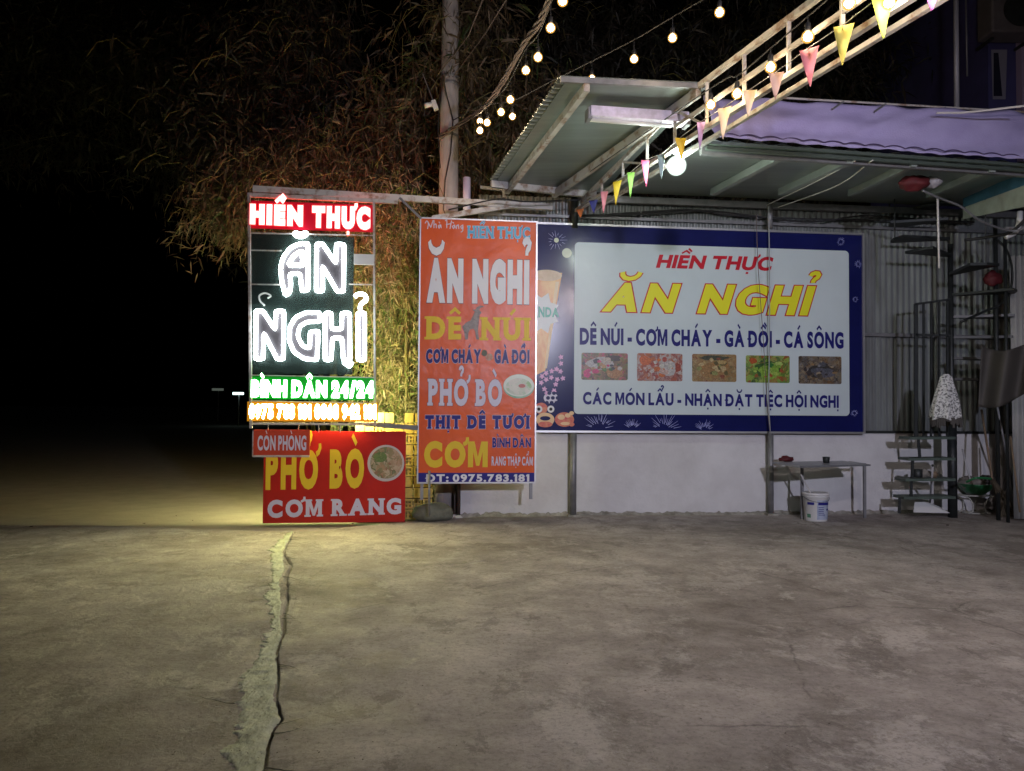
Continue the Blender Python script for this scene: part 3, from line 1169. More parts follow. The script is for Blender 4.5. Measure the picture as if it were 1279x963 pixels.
# ------------------------------------------------------------------ utility pole
pb = G(556, 640)
pole = empty('utility_pole', pb, 'tall tapering grey concrete utility pole behind the orange sign', 'pole')
PR = .5 * 29 / FPX * pb.y
ptop = pb + Vector((0, 0, 9.0))
mb = MB()
n = 14
mb.tube([pb + (ptop - pb) * (i / n) for i in range(n + 1)], .1, 28, radii=[PR * (1 - .33 * i / n) for i in range(n + 1)])
obj('shaft', mb, M['concrete'], pole, smooth=True)
for zpx in (98, 171, 106):
    zz = D(556, zpx, pb.y).z
    obj('clamp_band', MB().lathe((pb.x, pb.y, zz - .02), [(PR * .86, 0), (PR * .88, .01), (PR * .88, .03), (PR * .86, .04)], 28), M['greysteel'], pole)
obj('pole_cable', MB().tube([D(553, 92, pb.y - .16), D(557, 115, pb.y - .16), D(566, 150, pb.y - .15), D(563, 190, pb.y - .16), D(556, 225, pb.y - .17), D(554, 262, pb.y - .17), D(558, 272, pb.y - .17)], .009, 6), M['cable'], pole)
obj('pole_cable', MB().tube([D(549, 118, pb.y - .17), D(547, 165, pb.y - .17), D(550, 210, pb.y - .17)], .006, 6), M['cable'], pole)
cctv = empty('security_camera', D(541, 131, pb.y - .1), 'small white security camera clamped to the left side of the utility pole', 'camera')
obj('body', MB().tube([D(531, 132, pb.y - .2), D(541, 130, pb.y - .12)], .035, 12), M['plasticwhite'], cctv, smooth=True)
obj('junction_box', MB().beam(D(541, 126, pb.y - .12), D(545, 137, pb.y - .12), .09, .07), M['plasticwhite'], cctv, bevel=.008)
obj('arm', MB().tube([D(541, 126, pb.y - .12), D(528, 92, pb.y - .1)], .008, 6), M['greysteel'], cctv)
yy = pb.y - .1
for pts, lab in ((((606, -8, yy - 2), (585, 45, yy - 1.2), (567, 68, yy - .6), (545, 96, yy)), 'thin black overhead wire nearest the utility pole'),
                 (((637, -8, yy - 2), (606, 42, yy - 1.2), (567, 95, yy)), 'thin black overhead wire right of the one nearest the pole')):
    tag(obj('overhead_wire', MB().tube([D(*p) for p in pts], .008, 6), M['greycable'], base=D(*pts[-1])), lab, 'wire', 'overhead wires at the utility pole')


def smooth_path(pts, n=40):
    """Catmull-Rom"""
    pts = [Vector(p) for p in pts]
    P = [pts[0] * 2 - pts[1]] + pts + [pts[-1] * 2 - pts[-2]]
    out = []
    per = max(2, n // (len(pts) - 1))
    for i in range(len(pts) - 1):
        a, b, c, d = P[i:i + 4]
        for k in range(per):
            t = k / per
            out.append(.5 * ((2 * b) + (c - a) * t + (2 * a - 5 * b + 4 * c - d) * t * t + (3 * b - a - 3 * c + d) * t ** 3))
    out.append(pts[-1])
    return out


bundle = empty('cable_bundle', D(548, 172, yy), 'thick twisted bundle of weathered cables swooping up from the utility pole', 'cable')
core = smooth_path([D(548, 173, yy), D(575, 154, yy - .4), D(606, 132, yy - .9), D(632, 95, yy - 1.6), D(655, 55, yy - 2.4), D(675, 25, yy - 3.1), D(687, -8, yy - 4)], 90)
for k in range(4):
    pts = []
    for i, p in enumerate(core):
        a = i * .28 + k * math.pi / 2
        rr = .022 + .008 * math.sin(i * .17 + k)
        pts.append(p + Vector((math.cos(a) * rr, 0, math.sin(a) * rr)))
    obj('strand', MB().tube(pts, .012, 6), M['greycable'], bundle)

# ------------------------------------------------------------------ string lights
BULB = MB().ball((0, 0, 0), .044, 14, 10)
SOCK = MB().lathe((0, 0, .035), [(.018, 0), (.022, .01), (.02, .06), (.006, .07)], 10)


def make_bulb():
    o = obj('bulb', BULB, M['bulb'], None, smooth=True)
    s = obj('socket', SOCK, M['cable'], None, smooth=True)
    return o, s


proto_b, proto_s = make_bulb()
proto_f = obj('filament', MB().ball((0, 0, 0), .029, 12, 8), M['filament'], None, smooth=True)
used = [False]


def add_bulb(parent, p, r=1.0):
    first = not used[0]
    if not used[0]:
        b, s = proto_b, proto_s
        used[0] = True
    else:
        b, s = proto_b.copy(), proto_s.copy()
        C.objects.link(b)
        C.objects.link(s)
    b.parent = parent
    b.location = p - root_loc(parent)
    b.scale = (r, r, r)
    s.parent = b
    s.location = (0, 0, 0)
    if first:
        f_ = proto_f
    else:
        f_ = proto_f.copy()
        C.objects.link(f_)
    f_.parent = b


def lstring(label, anchors, bulbs, hang=.14, r=1.0):
    root = empty('string_lights', anchors[0], label, 'string lights', 'strings of warm bulbs over the yard')
    obj('cord', MB().tube(smooth_path(anchors, 60), .006, 6), M['cable'], root)
    for (px, py, Y) in bulbs:
        p = D(px, py, Y)
        add_bulb(root, p, r)
        obj('drop_wire', MB().tube([p + Vector((0, 0, .08)), p + Vector((0, 0, .08 + hang))], .004, 5), M['cable'], root)


def A(px, py, Y, h=.23):
    return D(px, py, Y) + Vector((0, 0, h))


b1 = [(702.7, 1.4, 6.6), (687.8, 35, 7.1), (672, 71.5, 7.6), (656.8, 88, 8.0), (637.4, 124.5, 8.6), (625.8, 140, 8.9), (608.4, 153.2, 9.3), (599.4, 163, 9.7)]
lstring('string of warm bulbs hanging along the cable bundle beside the utility pole', [A(718, -30, 6.1)] + [A(*b) for b in b1] + [D(566, 160, pb.y - .1)], b1, r=1.05)
b2 = [(898.8, 15.5, 6.6), (840, 47.3, 7.2), (792, 73.7, 7.8), (739.3, 98.5, 8.5), (689, 122, 9.1), (640, 145.5, 9.5), (599.4, 151.5, 9.9)]
lstring('string of warm bulbs crossing the dark sky left of the truss above the roof corner', [A(960, -22, 5.9, .2)] + [A(*b, .2) for b in b2] + [D(566, 150, pb.y - .1)], b2, hang=.11)
b3 = []
for px, py in ((887.8, 131), (920.6, 117), (962.5, 84), (1009, 46), (1060.5, 4), (1110.6, 3)):
    # put each on the truss's own vertical plane, a hand in front
    r_ = ray(px, py)
    pp = ta - side * -.10
    t_ = (pp - CAM).dot(side) / r_.dot(side)
    b3.append((px, py, (r_ * t_).y))
lstring('string of warm bulbs fixed along the white steel truss', [A(*b3[0], .2) + Vector((-.9, 2.4, -.1))] + [A(*b, .16) for b in b3[:5]], b3, hang=.07, r=1.1)

# ------------------------------------------------------------------ bunting
bunt = empty('bunting', ta, 'string of small coloured pennants hanging from the lower chord of the truss', 'bunting')
fl_cols = dict(orange=(.75, .2, .05), navy=(.06, .06, .3), pink=(.75, .25, .3), yellow=(.8, .55, .04), green=(.22, .45, .08), hot=(.7, .12, .25),
               cyan=(.5, .68, .68), purple=(.4, .25, .5), cream=(.8, .62, .45), blush=(.75, .5, .42), lime=(.6, .7, .08), magenta=(.65, .15, .45), gold=(.7, .6, .12))
flags = [(724.6, 261, 272, 'orange', 8), (741, 250, 266, 'navy', 9), (755, 239, 266, 'pink', 8), (771, 226, 256, 'yellow', 9), (788, 215, 247, 'green', 8),
         (806, 200, 234, 'hot', 9), (826, 193, 224, 'cyan', 8), (850, 172, 200, 'yellow', 12), (876, 152, 187, 'purple', 9), (905, 134, 174, 'cream', 14),
         (937, 112, 146, 'cream', 15), (970, 90, 125, 'blush', 16), (1010.6, 60, 109, 'pink', 19), (1054, 31, 82, 'gold', 21), (1102, -6, 49, 'lime', 24), (1166, -34, 14, 'magenta', 27)]
pts = []
for px, y0, y1, cn, wd in flags:
    r_ = ray(px, y0)
    pp = ta + side * (.10 if px < 1120 else .3)
    t_ = (pp - CAM).dot(side) / r_.dot(side)
    p = CAM + r_ * t_
    Y = p.y
    k = Y / FPX
    pts.append(p)
    hgt = (y1 - y0) * k
    hw = wd * k / 2 * 1.25
    mb = MB()
    sw = random.uniform(-.02, .02)
    rot = random.uniform(-.35, .25)
    ax = Vector((math.cos(rot), math.sin(rot), random.uniform(.0, .25)))
    for j in range(6):
        t = j / 5
        for q in (-1, 0, 1):
            c = p + ax * (q * hw * (1 - t * .97)) + Vector((sw * t, .006 * math.sin(t * 3 + q), -hgt * t))
            c += Vector((0, (.012 if q == 0 else 0), 0))
            mb.v.append(c)
    for j in range(5):
        for q in range(2):
            a = j * 3 + q
            mb.f.append((a, a + 3, a + 4, a + 1))
    fo = obj('pennant', mb, mat('pennant_' + cn, fl_cols[cn], .6), bunt, smooth=True)
    fo['label'] = {'cyan': 'pale cyan', 'hot': 'hot pink', 'magenta': 'magenta'}.get(cn, cn) + ' triangular pennant'
    sm = fo.modifiers.new('thick', 'SOLIDIFY')
    sm.thickness = .0015
obj('cord', MB().tube([p + Vector((0, 0, .004)) for p in pts], .004, 5), M['whitecord'], bunt)

# ------------------------------------------------------------------ cables along the wall top, cords
for k, (pl, lab) in enumerate((([(760, 268), (860, 262), (905, 268), (960, 272), (1040, 274), (1130, 276), (1200, 279)], 'black cable slung along the corrugated wall, upper one'),
                               ([(720, 270), (800, 268), (880, 264), (945, 271), (1010, 278), (1080, 270), (1150, 275), (1215, 278)], 'black cable slung along the corrugated wall, lower one'))):
    q = [F(UZ(a, b, .05)[0], .05 + .03 * k, UZ(a, b, .05)[1]) for a, b in pl]
    t = empty('wall_cable', q[0], lab, 'cable', 'cables along the corrugated wall')
    obj('cable', MB().tube(smooth_path(q, 50), .013, 6), M['cable'], t, smooth=True)
    for a, b in pl[1::2]:
        u, z = UZ(a, b, .05)
        obj('hook', MB().fbox(u - .008, u + .008, -.04, .05 + .03 * k, z - .03, z + .035), M['greysteel'], t)
q = [(612, 246), (650, 249), (700, 256), (735, 256)]
q = [D(a, b, 10.3) for a, b in q]
tag(obj('beam_cable', MB().tube(smooth_path([D(560, 262, 10.0), D(620, 249, 10.1), D(660, 252, 10.2), D(730, 249, 10.4)], 30), .01, 6), M['cable'], base=D(560, 262, 10.0)),
    'thin black cable lashed along the beams left of the canopy', 'cable')
for (a, b, c), lab in ((((1068, 201), (1015, 229), (958, 256)), 'straight white cord slanting under the right roof, left one'),
                       (((1090, 200), (1045, 232), (972, 259)), 'curved white cord slanting under the right roof, right one')):
    q = [G(*a, 4.33), G(*b, 4.36), F(UZ(*c, .1)[0], .1, UZ(*c, .1)[1])]
    tag(obj('white_rope', MB().tube(smooth_path(q, 20), .007, 6), M['whitecord'], base=q[0]), lab, 'cord', 'white cords under the roof')
q = [F(UZ(a, b, .2)[0], .22, UZ(a, b, .2)[1]) for a, b in ((944, 268), (946, 330), (953, 430), (957, 500), (961, 541))]
tag(obj('thin_rope', MB().tube(smooth_path(q, 20), .005, 6), M['greycable'], base=q[0]), 'thin slack rope hanging in front of the billboard left of the pipe', 'rope')
q = [F(UZ(a, b, .2)[0], .2, UZ(a, b, .2)[1]) for a, b in ((960, 258), (961, 330), (961, 430), (960, 500), (962, 541))]
tag(obj('thin_rope', MB().tube(smooth_path(q, 20), .0085, 6), mat('pale_rope', (.3, .32, .33), .6), base=q[0]), 'straight pale rope hanging in front of the billboard above the pipe', 'rope')

# ------------------------------------------------------------------ BILLBOARD
DB = .11
bu0, bz1 = UZ(655, 277, DB)
bu1, _ = UZ(1076.5, 296, DB)
bz0 = UZ(870, 538.5, DB)[1]
bz1 = (UZ(672, 278, DB)[1] + UZ(1077, 296, DB)[1]) / 2
bb = empty('billboard', F((bu0 + bu1) / 2, DB, bz0), 'wide dark blue restaurant billboard with a pale panel of lettering and five food pictures', 'billboard')
obj('backing', MB().fbox(bu0, bu1, DB - .04, DB, bz0, bz1), M['navy2'], bb)
fw = .028
for n_, b_ in (('frame', (bu0 - fw, bu1 + fw, bz1, bz1 + fw)), ('frame', (bu0 - fw, bu1 + fw, bz0 - fw, bz0)), ('frame', (bu0 - fw, bu0, bz0, bz1)), ('frame', (bu1, bu1 + fw, bz0, bz1))):
    obj(n_, MB().fbox(b_[0], b_[1], DB - .04, DB + .02, b_[2], b_[3]), M['alu'], bb)


def rrect(u0, u1, z0, z1, d0, d1, r, seg=5):
    mb = MB()
    ring = []
    for cu, cz, a0 in ((u1 - r, z1 - r, 0), (u0 + r, z1 - r, 90), (u0 + r, z0 + r, 180), (u1 - r, z0 + r, 270)):
        for i in range(seg + 1):
            a = R(a0 + 90 * i / seg)
            ring.append((cu + r * math.cos(a), cz + r * math.sin(a)))
    n = len(ring)
    for d in (d0, d1):
        mb.v += [F(u, d, z) for u, z in ring]
    mb.f.append(tuple(range(n, 2 * n)))
    for i in range(n): mb.f.append((i, (i + 1) % n, n + (i + 1) % n, n + i))
    return mb


ip = [UZ(717.6, 301.3, DB), UZ(1061, 314.4, DB), UZ(1060, 520.8, DB), UZ(717, 515.5, DB)]
obj('pale_panel', rrect((ip[0][0] + ip[3][0]) / 2, (ip[1][0] + ip[2][0]) / 2, (ip[2][1] + ip[3][1]) / 2, (ip[0][1] + ip[1][1]) / 2, DB, DB + .003, .06), M['pale'], bb)
DP = DB + .003
text(bb, 'HIỀN THỰC', M['redprint'], (819, 334.5, 318), (966, 338.5, 321), DP, bold=.045, gap=.09, shear=.22, space=.32)
text(bb, 'ĂN NGHỈ', M['lemon'], (750, 389, 353), (1026, 394.5, 357.5), DP, bold=.055, gap=.16, space=.6, shear=.28, outline=M['redprint'], ow=.028)
text(bb, 'DÊ NÚI - CƠM CHÁY - GÀ ĐỒI - CÁ SÔNG', M['blueprint_'], (724, 430.5, 409.5), (1053.5, 435.5, 415), DP, bold=.05, gap=.11, space=.3)
text(bb, 'CÁC MÓN LẨU - NHẬN ĐẶT TIỆC HỘI NGHỊ', M['blueprint_'], (728, 505, 489.5), (1047.5, 509.5, 494), DP, bold=.045, gap=.11, space=.32)
foods = [((726.3, 784, 440.5, 475.0), [(.5, .45, .4), (.04, .12, .03), (.3, .12, .04), (.12, .28, .06), (.6, .03, .15), (.5, .3, .12), (.04, .04, .05), (.42, .24, .1)], 16),
         ((795.7, 852.3, 441, 476.3), [(.6, .58, .5), (.45, .08, .05), (.6, .42, .36), (.6, .15, .03), (.35, .1, .1), (.66, .6, .55), (.3, .06, .04)], 15),
         ((864.4, 919.7, 442, 477.2), [(.3, .32, .1), (.4, .2, .06), (.5, .36, .14), (.28, .08, .04), (.55, .42, .2), (.12, .1, .03)], 20),
         ((931.5, 986.3, 443.7, 478.4), [(.03, .2, .03), (.25, .45, .05), (.4, .55, .1), (.1, .3, .04), (.45, .1, .03), (.45, .6, .15), (.05, .12, .03)], 14),
         ((997.3, 1051, 444.6, 479.8), [(.1, .08, .06), (.35, .22, .1), (.1, .11, .13), (.4, .32, .2), (.05, .04, .04), (.25, .14, .06), (.3, .3, .3)], 18)]
for i, ((xa, xb, ya, yb), cl, sc) in enumerate(foods):
    u0, z1 = UZ(xa, ya, DP)
    u1, z0 = UZ(xb, yb, DP)
    o = obj('food_picture', rrect(u0, u1, z0, z1, DP, DP + .003, .025), mat_food('food_print_%d' % i, [tuple(v * .6 for v in q_) for q_ in cl], sc * 1.3, i + 1), bb)
    o['label'] = ['printed picture of roast meat with green herbs', 'printed picture of pink meat and a dipping sauce', 'printed picture of a browned noodle dish', 'printed picture of bright green leaves', 'printed picture of dark braised fish'][i]
# a few larger shapes printed in the pictures
def blob(cx, cy, rx, ry, c, nm='print_shape', dz=.0035):
    return disc(bb, nm, cx, cy, rx, ry, DP + dz, mat('print_%d_%d_%d' % tuple(int(v * 99) for v in c), c, .35), 20, .0006)


def morsel(cx, cy, rx, ry, c, dz, seed):
    """irregular printed shape with a grainy tint of its own"""
    nm = 'morsel_%d_%d_%d' % tuple(int(v * 99) for v in c)
    m_ = mat(nm, c, .35, col2=tuple(v * .45 for v in c), scale=45, lo=.35, hi=.65)
    u, z = UZ(cx, cy, DP)
    mb = MB()
    n = 14
    for dd in (DP + dz, DP + dz + .0003):
        for k in range(n):
            a = 2 * math.pi * k / n
            rr = 1 + .45 * noise.noise(Vector((math.cos(a) * 1.5, math.sin(a) * 1.5, seed)))
            mb.v.append(F(u + math.cos(a) * rx * rr * kk, dd, z + math.sin(a) * ry * rr * kk))
    mb.f = [tuple(range(n, 2 * n))] + [(k, (k + 1) % n, n + (k + 1) % n, n + k) for k in range(n)]
    return mb, m_


rngp = random.Random(11)
kk = UZ(677, 391, DB)[0] - UZ(676, 391, DB)[0]
for i, ((xa, xb, ya, yb), cl, sc) in enumerate(foods):
    cx, cy, hw_, hh_ = (xa + xb) / 2, (ya + yb) / 2, (xb - xa) / 2, (yb - ya) / 2
    bg = [((.45, .43, .42), -.1, -.2, .95, .62), ((.5, .48, .46), .35, .1, .6, .8), ((.06, .07, .04), 0, -.7, .95, .25), ((.04, .12, .02), 0, 0, .93, .85), ((.05, .045, .04), 0, .1, .9, .8)][i]
    by_col = {}
    lst = [(cx + bg[1] * hw_, cy + bg[2] * hh_, bg[3] * hw_ * .8, bg[4] * hh_ * .75, bg[0], .0034)]
    if i == 0: lst += [(xa + 7, yb - 9, 6, 6, (.6, .02, .16), .0038), (cx + 12, yb - 11, 13, 8, (.42, .2, .07), .0038), (cx + 3, ya + 10, 7, 4.5, (.5, .42, .34), .0038), (cx + 10, ya + 7, 13, 4, (.05, .03, .03), .0036)]
    if i == 1: lst += [(xa + 9, ya + 10, 8, 7, (.62, .14, .03), .0038), (xb - 5.5, cy, 4.5, 7, (.33, .05, .02), .0038)]
    if i == 3: lst += [(cx + 2, cy + 2, 17, 11, (.28, .48, .06), .0036), (xa + 9, ya + 7, 6, 4, (.5, .1, .02), .0038)]
    if i == 4: lst += [(cx + 5, cy + 3, 16, 8, (.13, .13, .16), .0036)]
    if i == 2: lst += [(cx, cy + 3, 23, 10, (.36, .2, .07), .0036)]
    for q_ in range(26):
        a = rngp.uniform(0, 6.28)
        r_ = rngp.uniform(0, .8) ** .6
        c_ = rngp.choice(cl)
        px_, py_ = cx + math.cos(a) * r_ * hw_ * .82, cy + math.sin(a) * r_ * hh_ * .8
        s_ = rngp.uniform(1.0, 3.4)
        lst.append((px_, py_, s_ * rngp.uniform(.8, 1.9), s_, c_, .0044 + q_ * .0004))
    for q_, (a_, b_, c1_, d_, e_, f_) in enumerate(lst):
        c1_ = min(c1_, hw_ * .98 - abs(a_ - cx)) if q_ else c1_
        d_ = min(d_, hh_ * .98 - abs(b_ - cy)) if q_ else d_
        if c1_ < .6 or d_ < .6: continue
        mb_, m_ = morsel(a_, b_, c1_ * .9, d_ * .9, e_, f_, q_ * 3.3 + i)
        g = by_col.setdefault(m_.name, (MB(), m_))[0]
        o0 = len(g.v)
        g.v += mb_.v
        g.f += [tuple(o0 + t for t in f) for f in mb_.f]
    for g, m_ in by_col.values():
        tag(obj('print_shape', g, m_, bb), kind='stuff')

# left strip: beer glass, blossoms, festive ornament
glass = MB()
for dd in (DB + .001, DB + .003):
    for px, py in ((668, 339), (702, 341), (681, 463), (668, 469)):
        u, z = UZ(px, py, DB)
        glass.v.append(F(u, dd, z))
glass.f = [(4, 5, 6, 7), (0, 1, 5, 4), (1, 2, 6, 5), (2, 3, 7, 6), (3, 0, 4, 7)]
obj('beer_glass_print', glass, mat('beer_print', (.62, .24, .07), .35, col2=(.7, .45, .16), scale=5, stretch=(1, 1, .4), lo=.4, hi=.6), bb)
disc(bb, 'foam_print', 683, 344, 19, 7, DB + .0032, mat('foam_print', (.62, .5, .36), .4, col2=(.5, .36, .22), scale=12), 24, .0006)
gl = MB()
for px, py in ((694, 352), (698, 352), (683, 460), (680, 460)):
    u, z = UZ(px, py, DB)
    gl.v.append(F(u, DB + .0036, z))
gl.f = [(0, 1, 2, 3)]
obj('glass_highlight_print', gl, mat('glass_pale', (.7, .55, .35), .4), bb)
star = MB()
cx, cy = 676, 391
uc, zc = UZ(cx, cy, DB)
kk = UZ(cx + 1, cy, DB)[0] - uc
n = 16
for dd in (DB + .003, DB + .0045):
    for i in range(n):
        a = 2 * math.pi * i / n
        rr = (27 if i % 2 else 19) * kk
        uu = uc + rr * .85 * math.cos(a)
        uu = min(max(uu, bu0 + .01), UZ(703, cy, DB)[0])
        star.v.append(F(uu, dd, zc + rr * math.sin(a)))
star.f = [tuple(range(n, 2 * n))] + [(i, (i + 1) % n, n + (i + 1) % n, n + i) for i in range(n)]
obj('beer_label_print', star, mat('beer_label', (.52, .55, .55), .35), bb)
text(bb, 'HANDA', mat('print_teal', (.03, .32, .22), .35), (655, 397, 381), (698, 396, 385), DB + .0045, bold=.045, gap=.1)
pink = mat('blossom_pink', (.6, .32, .55), .4)
for px, py in ((700.5, 446), (700.5, 454), (695, 461), (700, 464), (689, 463.5), (682, 466), (677, 470), (682, 474), (676, 478), (688.5, 471.5), (696, 474), (703, 472.5), (694, 480), (680, 486), (683, 491), (692, 488)):
    u, z = UZ(px, py, DB)
    mb = MB()
    n = 20
    for i in range(n):
        a = 2 * math.pi * i / n + px
        rr = (.030 + .009 * math.cos(5 * (a - px))) 
        mb.v.append(F(u + rr * math.cos(a), DB + .003, z + rr * math.sin(a)))
    mb.f = [tuple(range(n))]
    obj('blossom_print', mb, pink, bb)
redo, gold = mat('ornament_red', (.5, .04, .03), .4, col2=(.6, .25, .08), scale=14), mat('ornament_gold', (.68, .45, .22), .4)
for (cx, cy, rx, ry, m_, dz) in ((688, 497, 9, 7, M['lilac'], 0), (676, 510, 8, 7, redo, .001), (681, 524, 11.5, 8.5, gold, .002), (673, 511, 4.4, 4.4, M['white'], .003), (688, 511, 4.4, 4.4, M['white'], .003),
                                 (673, 511, 2, 2, M['black'], .004), (688, 511, 2, 2, M['black'], .004), (681, 522.5, 6.5, 2.8, M['navy2'], .004), (681, 530, 9, 3.6, redo, .003),
                                 (705, 524, 12, 9, redo, .002), (701, 521, 4.5, 3.2, gold, .003), (709, 519, 3.5, 2.6, gold, .003), (706, 529, 6, 2, gold, .003), (714, 530, 3.5, 2.6, redo, .003), (714, 516, 3, 2.4, gold, .003)):
    disc(bb, 'ornament_print', cx, cy, rx, ry, DB + .001 + dz, m_, 22, .0008)
for i in range(9):
    disc(bb, 'ornament_print', 683 + (i % 3) * 6 + (i // 3) * 1.5, 503 - (i // 3) * 6, 2.5, 2.3, DB + .0035, M['navy2'], 12, .0005)
for (cx, cy, r_) in ((708, 316, 6), (695, 300, 3)):
    disc(bb, 'glow_print', cx, cy, r_, r_, DB + .002, mat('pale_star', (.5, .55, .4), .35), 20, .0006)
fwmat = mat('firework_print', (.28, .3, .6), .4)
mb = MB()
for (cx, cy, r_, a0, a1) in ((749, 536, 26, 15, 165), (830, 537, 24, 15, 165), (790, 536, 14, 30, 150), (880, 538, 16, 25, 155), (695, 300, 15, 0, 360), (1068, 374, 5, 0, 360), (1067, 516, 6, 0, 360), (1050, 302, 7, 0, 360), (1072, 330, 6, 0, 360)):
    uc, zc = UZ(cx, cy, DB)
    for i in range(16):
        a = R(a0 + (a1 - a0) * i / 15 + random.uniform(-4, 4))
        r1, r2 = r_ * random.uniform(.25, .5) * kk, r_ * random.uniform(.6, .95) * kk
        ca, sa = math.cos(a), math.sin(a)
        wv = .004
        pts4 = [(r1, -wv), (r2, -wv * .4), (r2, wv * .4), (r1, wv)]
        z_ok = [max(zc + q * sa + e * ca, bz0 + .005) for q, e in pts4]
        if max(z_ok) > bz1: continue
        mb.quad(*[F(uc + q * ca - e * sa, DB + .002, zz) for (q, e), zz in zip(pts4, z_ok)])
tag(obj('firework_print', mb, fwmat, bb), kind='stuff')

# ------------------------------------------------------------------ ORANGE SIGN
DO = .62
ou0, ou1 = UZ(524.3, 430, DO)[0], UZ(668.6, 430, DO)[0]
oz1 = (UZ(524.3, 273, DO)[1] + UZ(669, 278, DO)[1]) / 2
oz0 = (UZ(523.5, 602.5, DO)[1] + UZ(668, 601.5, DO)[1]) / 2
og = empty('menu_sign', F((ou0 + ou1) / 2, DO, 0), 'tall orange menu sign with white, yellow and navy lettering, standing before the wall', 'sign')
obj('panel', MB().fbox(ou0, ou1, DO - .03, DO, oz0, oz1), M['orange'], og)
fw = .018
for b_ in ((ou0 - fw, ou1 + fw, oz1, oz1 + fw), (ou0 - fw, ou1 + fw, oz0 - fw, oz0), (ou0 - fw, ou0, oz0, oz1), (ou1, ou1 + fw, oz0, oz1)):
    obj('frame', MB().fbox(b_[0], b_[1], DO - .035, DO + .012, b_[2], b_[3]), M['alu'], og)
for px in (527, 663):
    u = UZ(px, 600, DO - .06)[0]
    obj('back_post', MB().fbox(u - .02, u + .02, DO - .08, DO - .04, 0.3, oz1 + .02), M['greysteel'], og)
zb = UZ(600, 590.5, DO)[1]
obj('bottom_band', MB().fbox(ou0 + .001, ou1 - .001, DO, DO + .002, oz0 + .001, zb), M['navy'], og)
u = UZ(536, 620, DO + .03)[0]
obj('leg', MB().tube([F(u, DO + .03, .1), F(u, DO + .03, UZ(536, 588, DO + .03)[1])], .016, 10), M['greysteel'], og, smooth=True)
mk = M
text(og, 'HIỀN THỰC', M['lightblue'], (583.5, 297.5, 282), (662, 298.5, 284), DO, bold=.04, serif=.04, gap=.14, space=.3, outline=M['lilac'], ow=.02)
text(og, 'ĂN NGHỈ', M['white'], (532.5, 378, 322), (663.5, 380.5, 325), DO, bold=.085, gap=.10, space=.42, outline=M['shadowprint'], ow=.012, mkx=1.5)
text(og, 'DÊ', M['yellow'], (530, 424, 395), (576, 424, 395.5), DO, bold=.055, serif=.09, gap=.16)
text(og, 'NÚI', M['yellow'], (599, 425, 396), (663, 425.5, 397), DO, bold=.055, serif=.09, gap=.2)
text(og, 'CƠM CHÁY', M['blueprint_'], (532, 453.5, 436), (601, 453.5, 436.5), DO, bold=.065, gap=.12, outline=M['lilac'], ow=.025)
text(og, 'GÀ ĐỒI', M['blueprint_'], (617.5, 454, 436.5), (661, 454, 437), DO, bold=.065, gap=.12, outline=M['lilac'], ow=.025)
text(og, 'PHỞ BÒ', M['lilac'], (533.5, 506.5, 473), (627, 507.5, 474), DO, bold=.055, serif=.07, gap=.16, space=.4, outline=M['shadowprint'], ow=.012)
text(og, 'THỊT DÊ TƯƠI', M['navy'], (531, 535.5, 518.5), (662, 535.5, 519), DO, bold=.075, serif=.06, gap=.2, space=.5, outline=M['lilac'], ow=.025)
text(og, 'CƠM', M['yellow'], (529.5, 584, 551), (609, 583.5, 551.5), DO, bold=.07, gap=.12)
text(og, 'BÌNH DÂN', M['navy'], (615, 559, 546.5), (663, 559, 547), DO, bold=.04, gap=.12, outline=M['lilac'], ow=.02)
text(og, 'RANG THẬP CẨM', M['lilac'], (614, 581.5, 570), (665.5, 581.5, 570.5), DO, bold=.035, gap=.1)
text(og, 'ĐT: 0975.783.181', M['white'], (531, 602.0, 592.3), (661, 601.5, 592.3), DO + .002, bold=.045, gap=.13, space=.3)
# script words
def script(parent, strokes, m_, d, wpx=1.1):
    mb = MB()
    u_, z_ = UZ(540, 282, d)
    kk_ = UZ(541, 282, d)[0] - u_
    for st in strokes:
        pts_ = smooth_path([Vector((a, b, 0)) for a, b in st], 10)
        vs, fs = ribbon([(p.x, p.y) for p in pts_], wpx)
        n_ = len(mb.v)
        for a, b in vs:
            u, z = UZ(a, b, d)
            mb.v.append(F(u, d + .003, z))
        mb.f += [tuple(n_ + i for i in q) for q in fs]
    return obj('lettering', mb, m_, parent)


script(og, [[(531, 279), (533, 276), (535, 279), (534, 286)], [(534.5, 277), (538, 284)], [(538, 284.5), (540, 278), (541, 275)],
            [(542, 275), (542, 285)], [(542, 281), (544.5, 280), (545, 285)], [(550, 281), (547.5, 282), (548.5, 285), (550.5, 281), (551, 285)], [(548, 277), (549.5, 279)],
            [(556, 276), (558, 275), (558, 285)], [(557, 280.5), (563, 279.5)], [(564, 275.5), (562, 286)], [(567.5, 281), (565, 283), (566.5, 285.5), (568, 281), (568.5, 285)], [(565, 277.5), (567, 279)],
            [(570.5, 281), (570, 286)], [(570.5, 282.5), (572.5, 281), (573, 286)], [(578, 281), (575.5, 283), (577, 286), (578.3, 281), (578, 288), (575.5, 290)]], M['lilac'], DO)
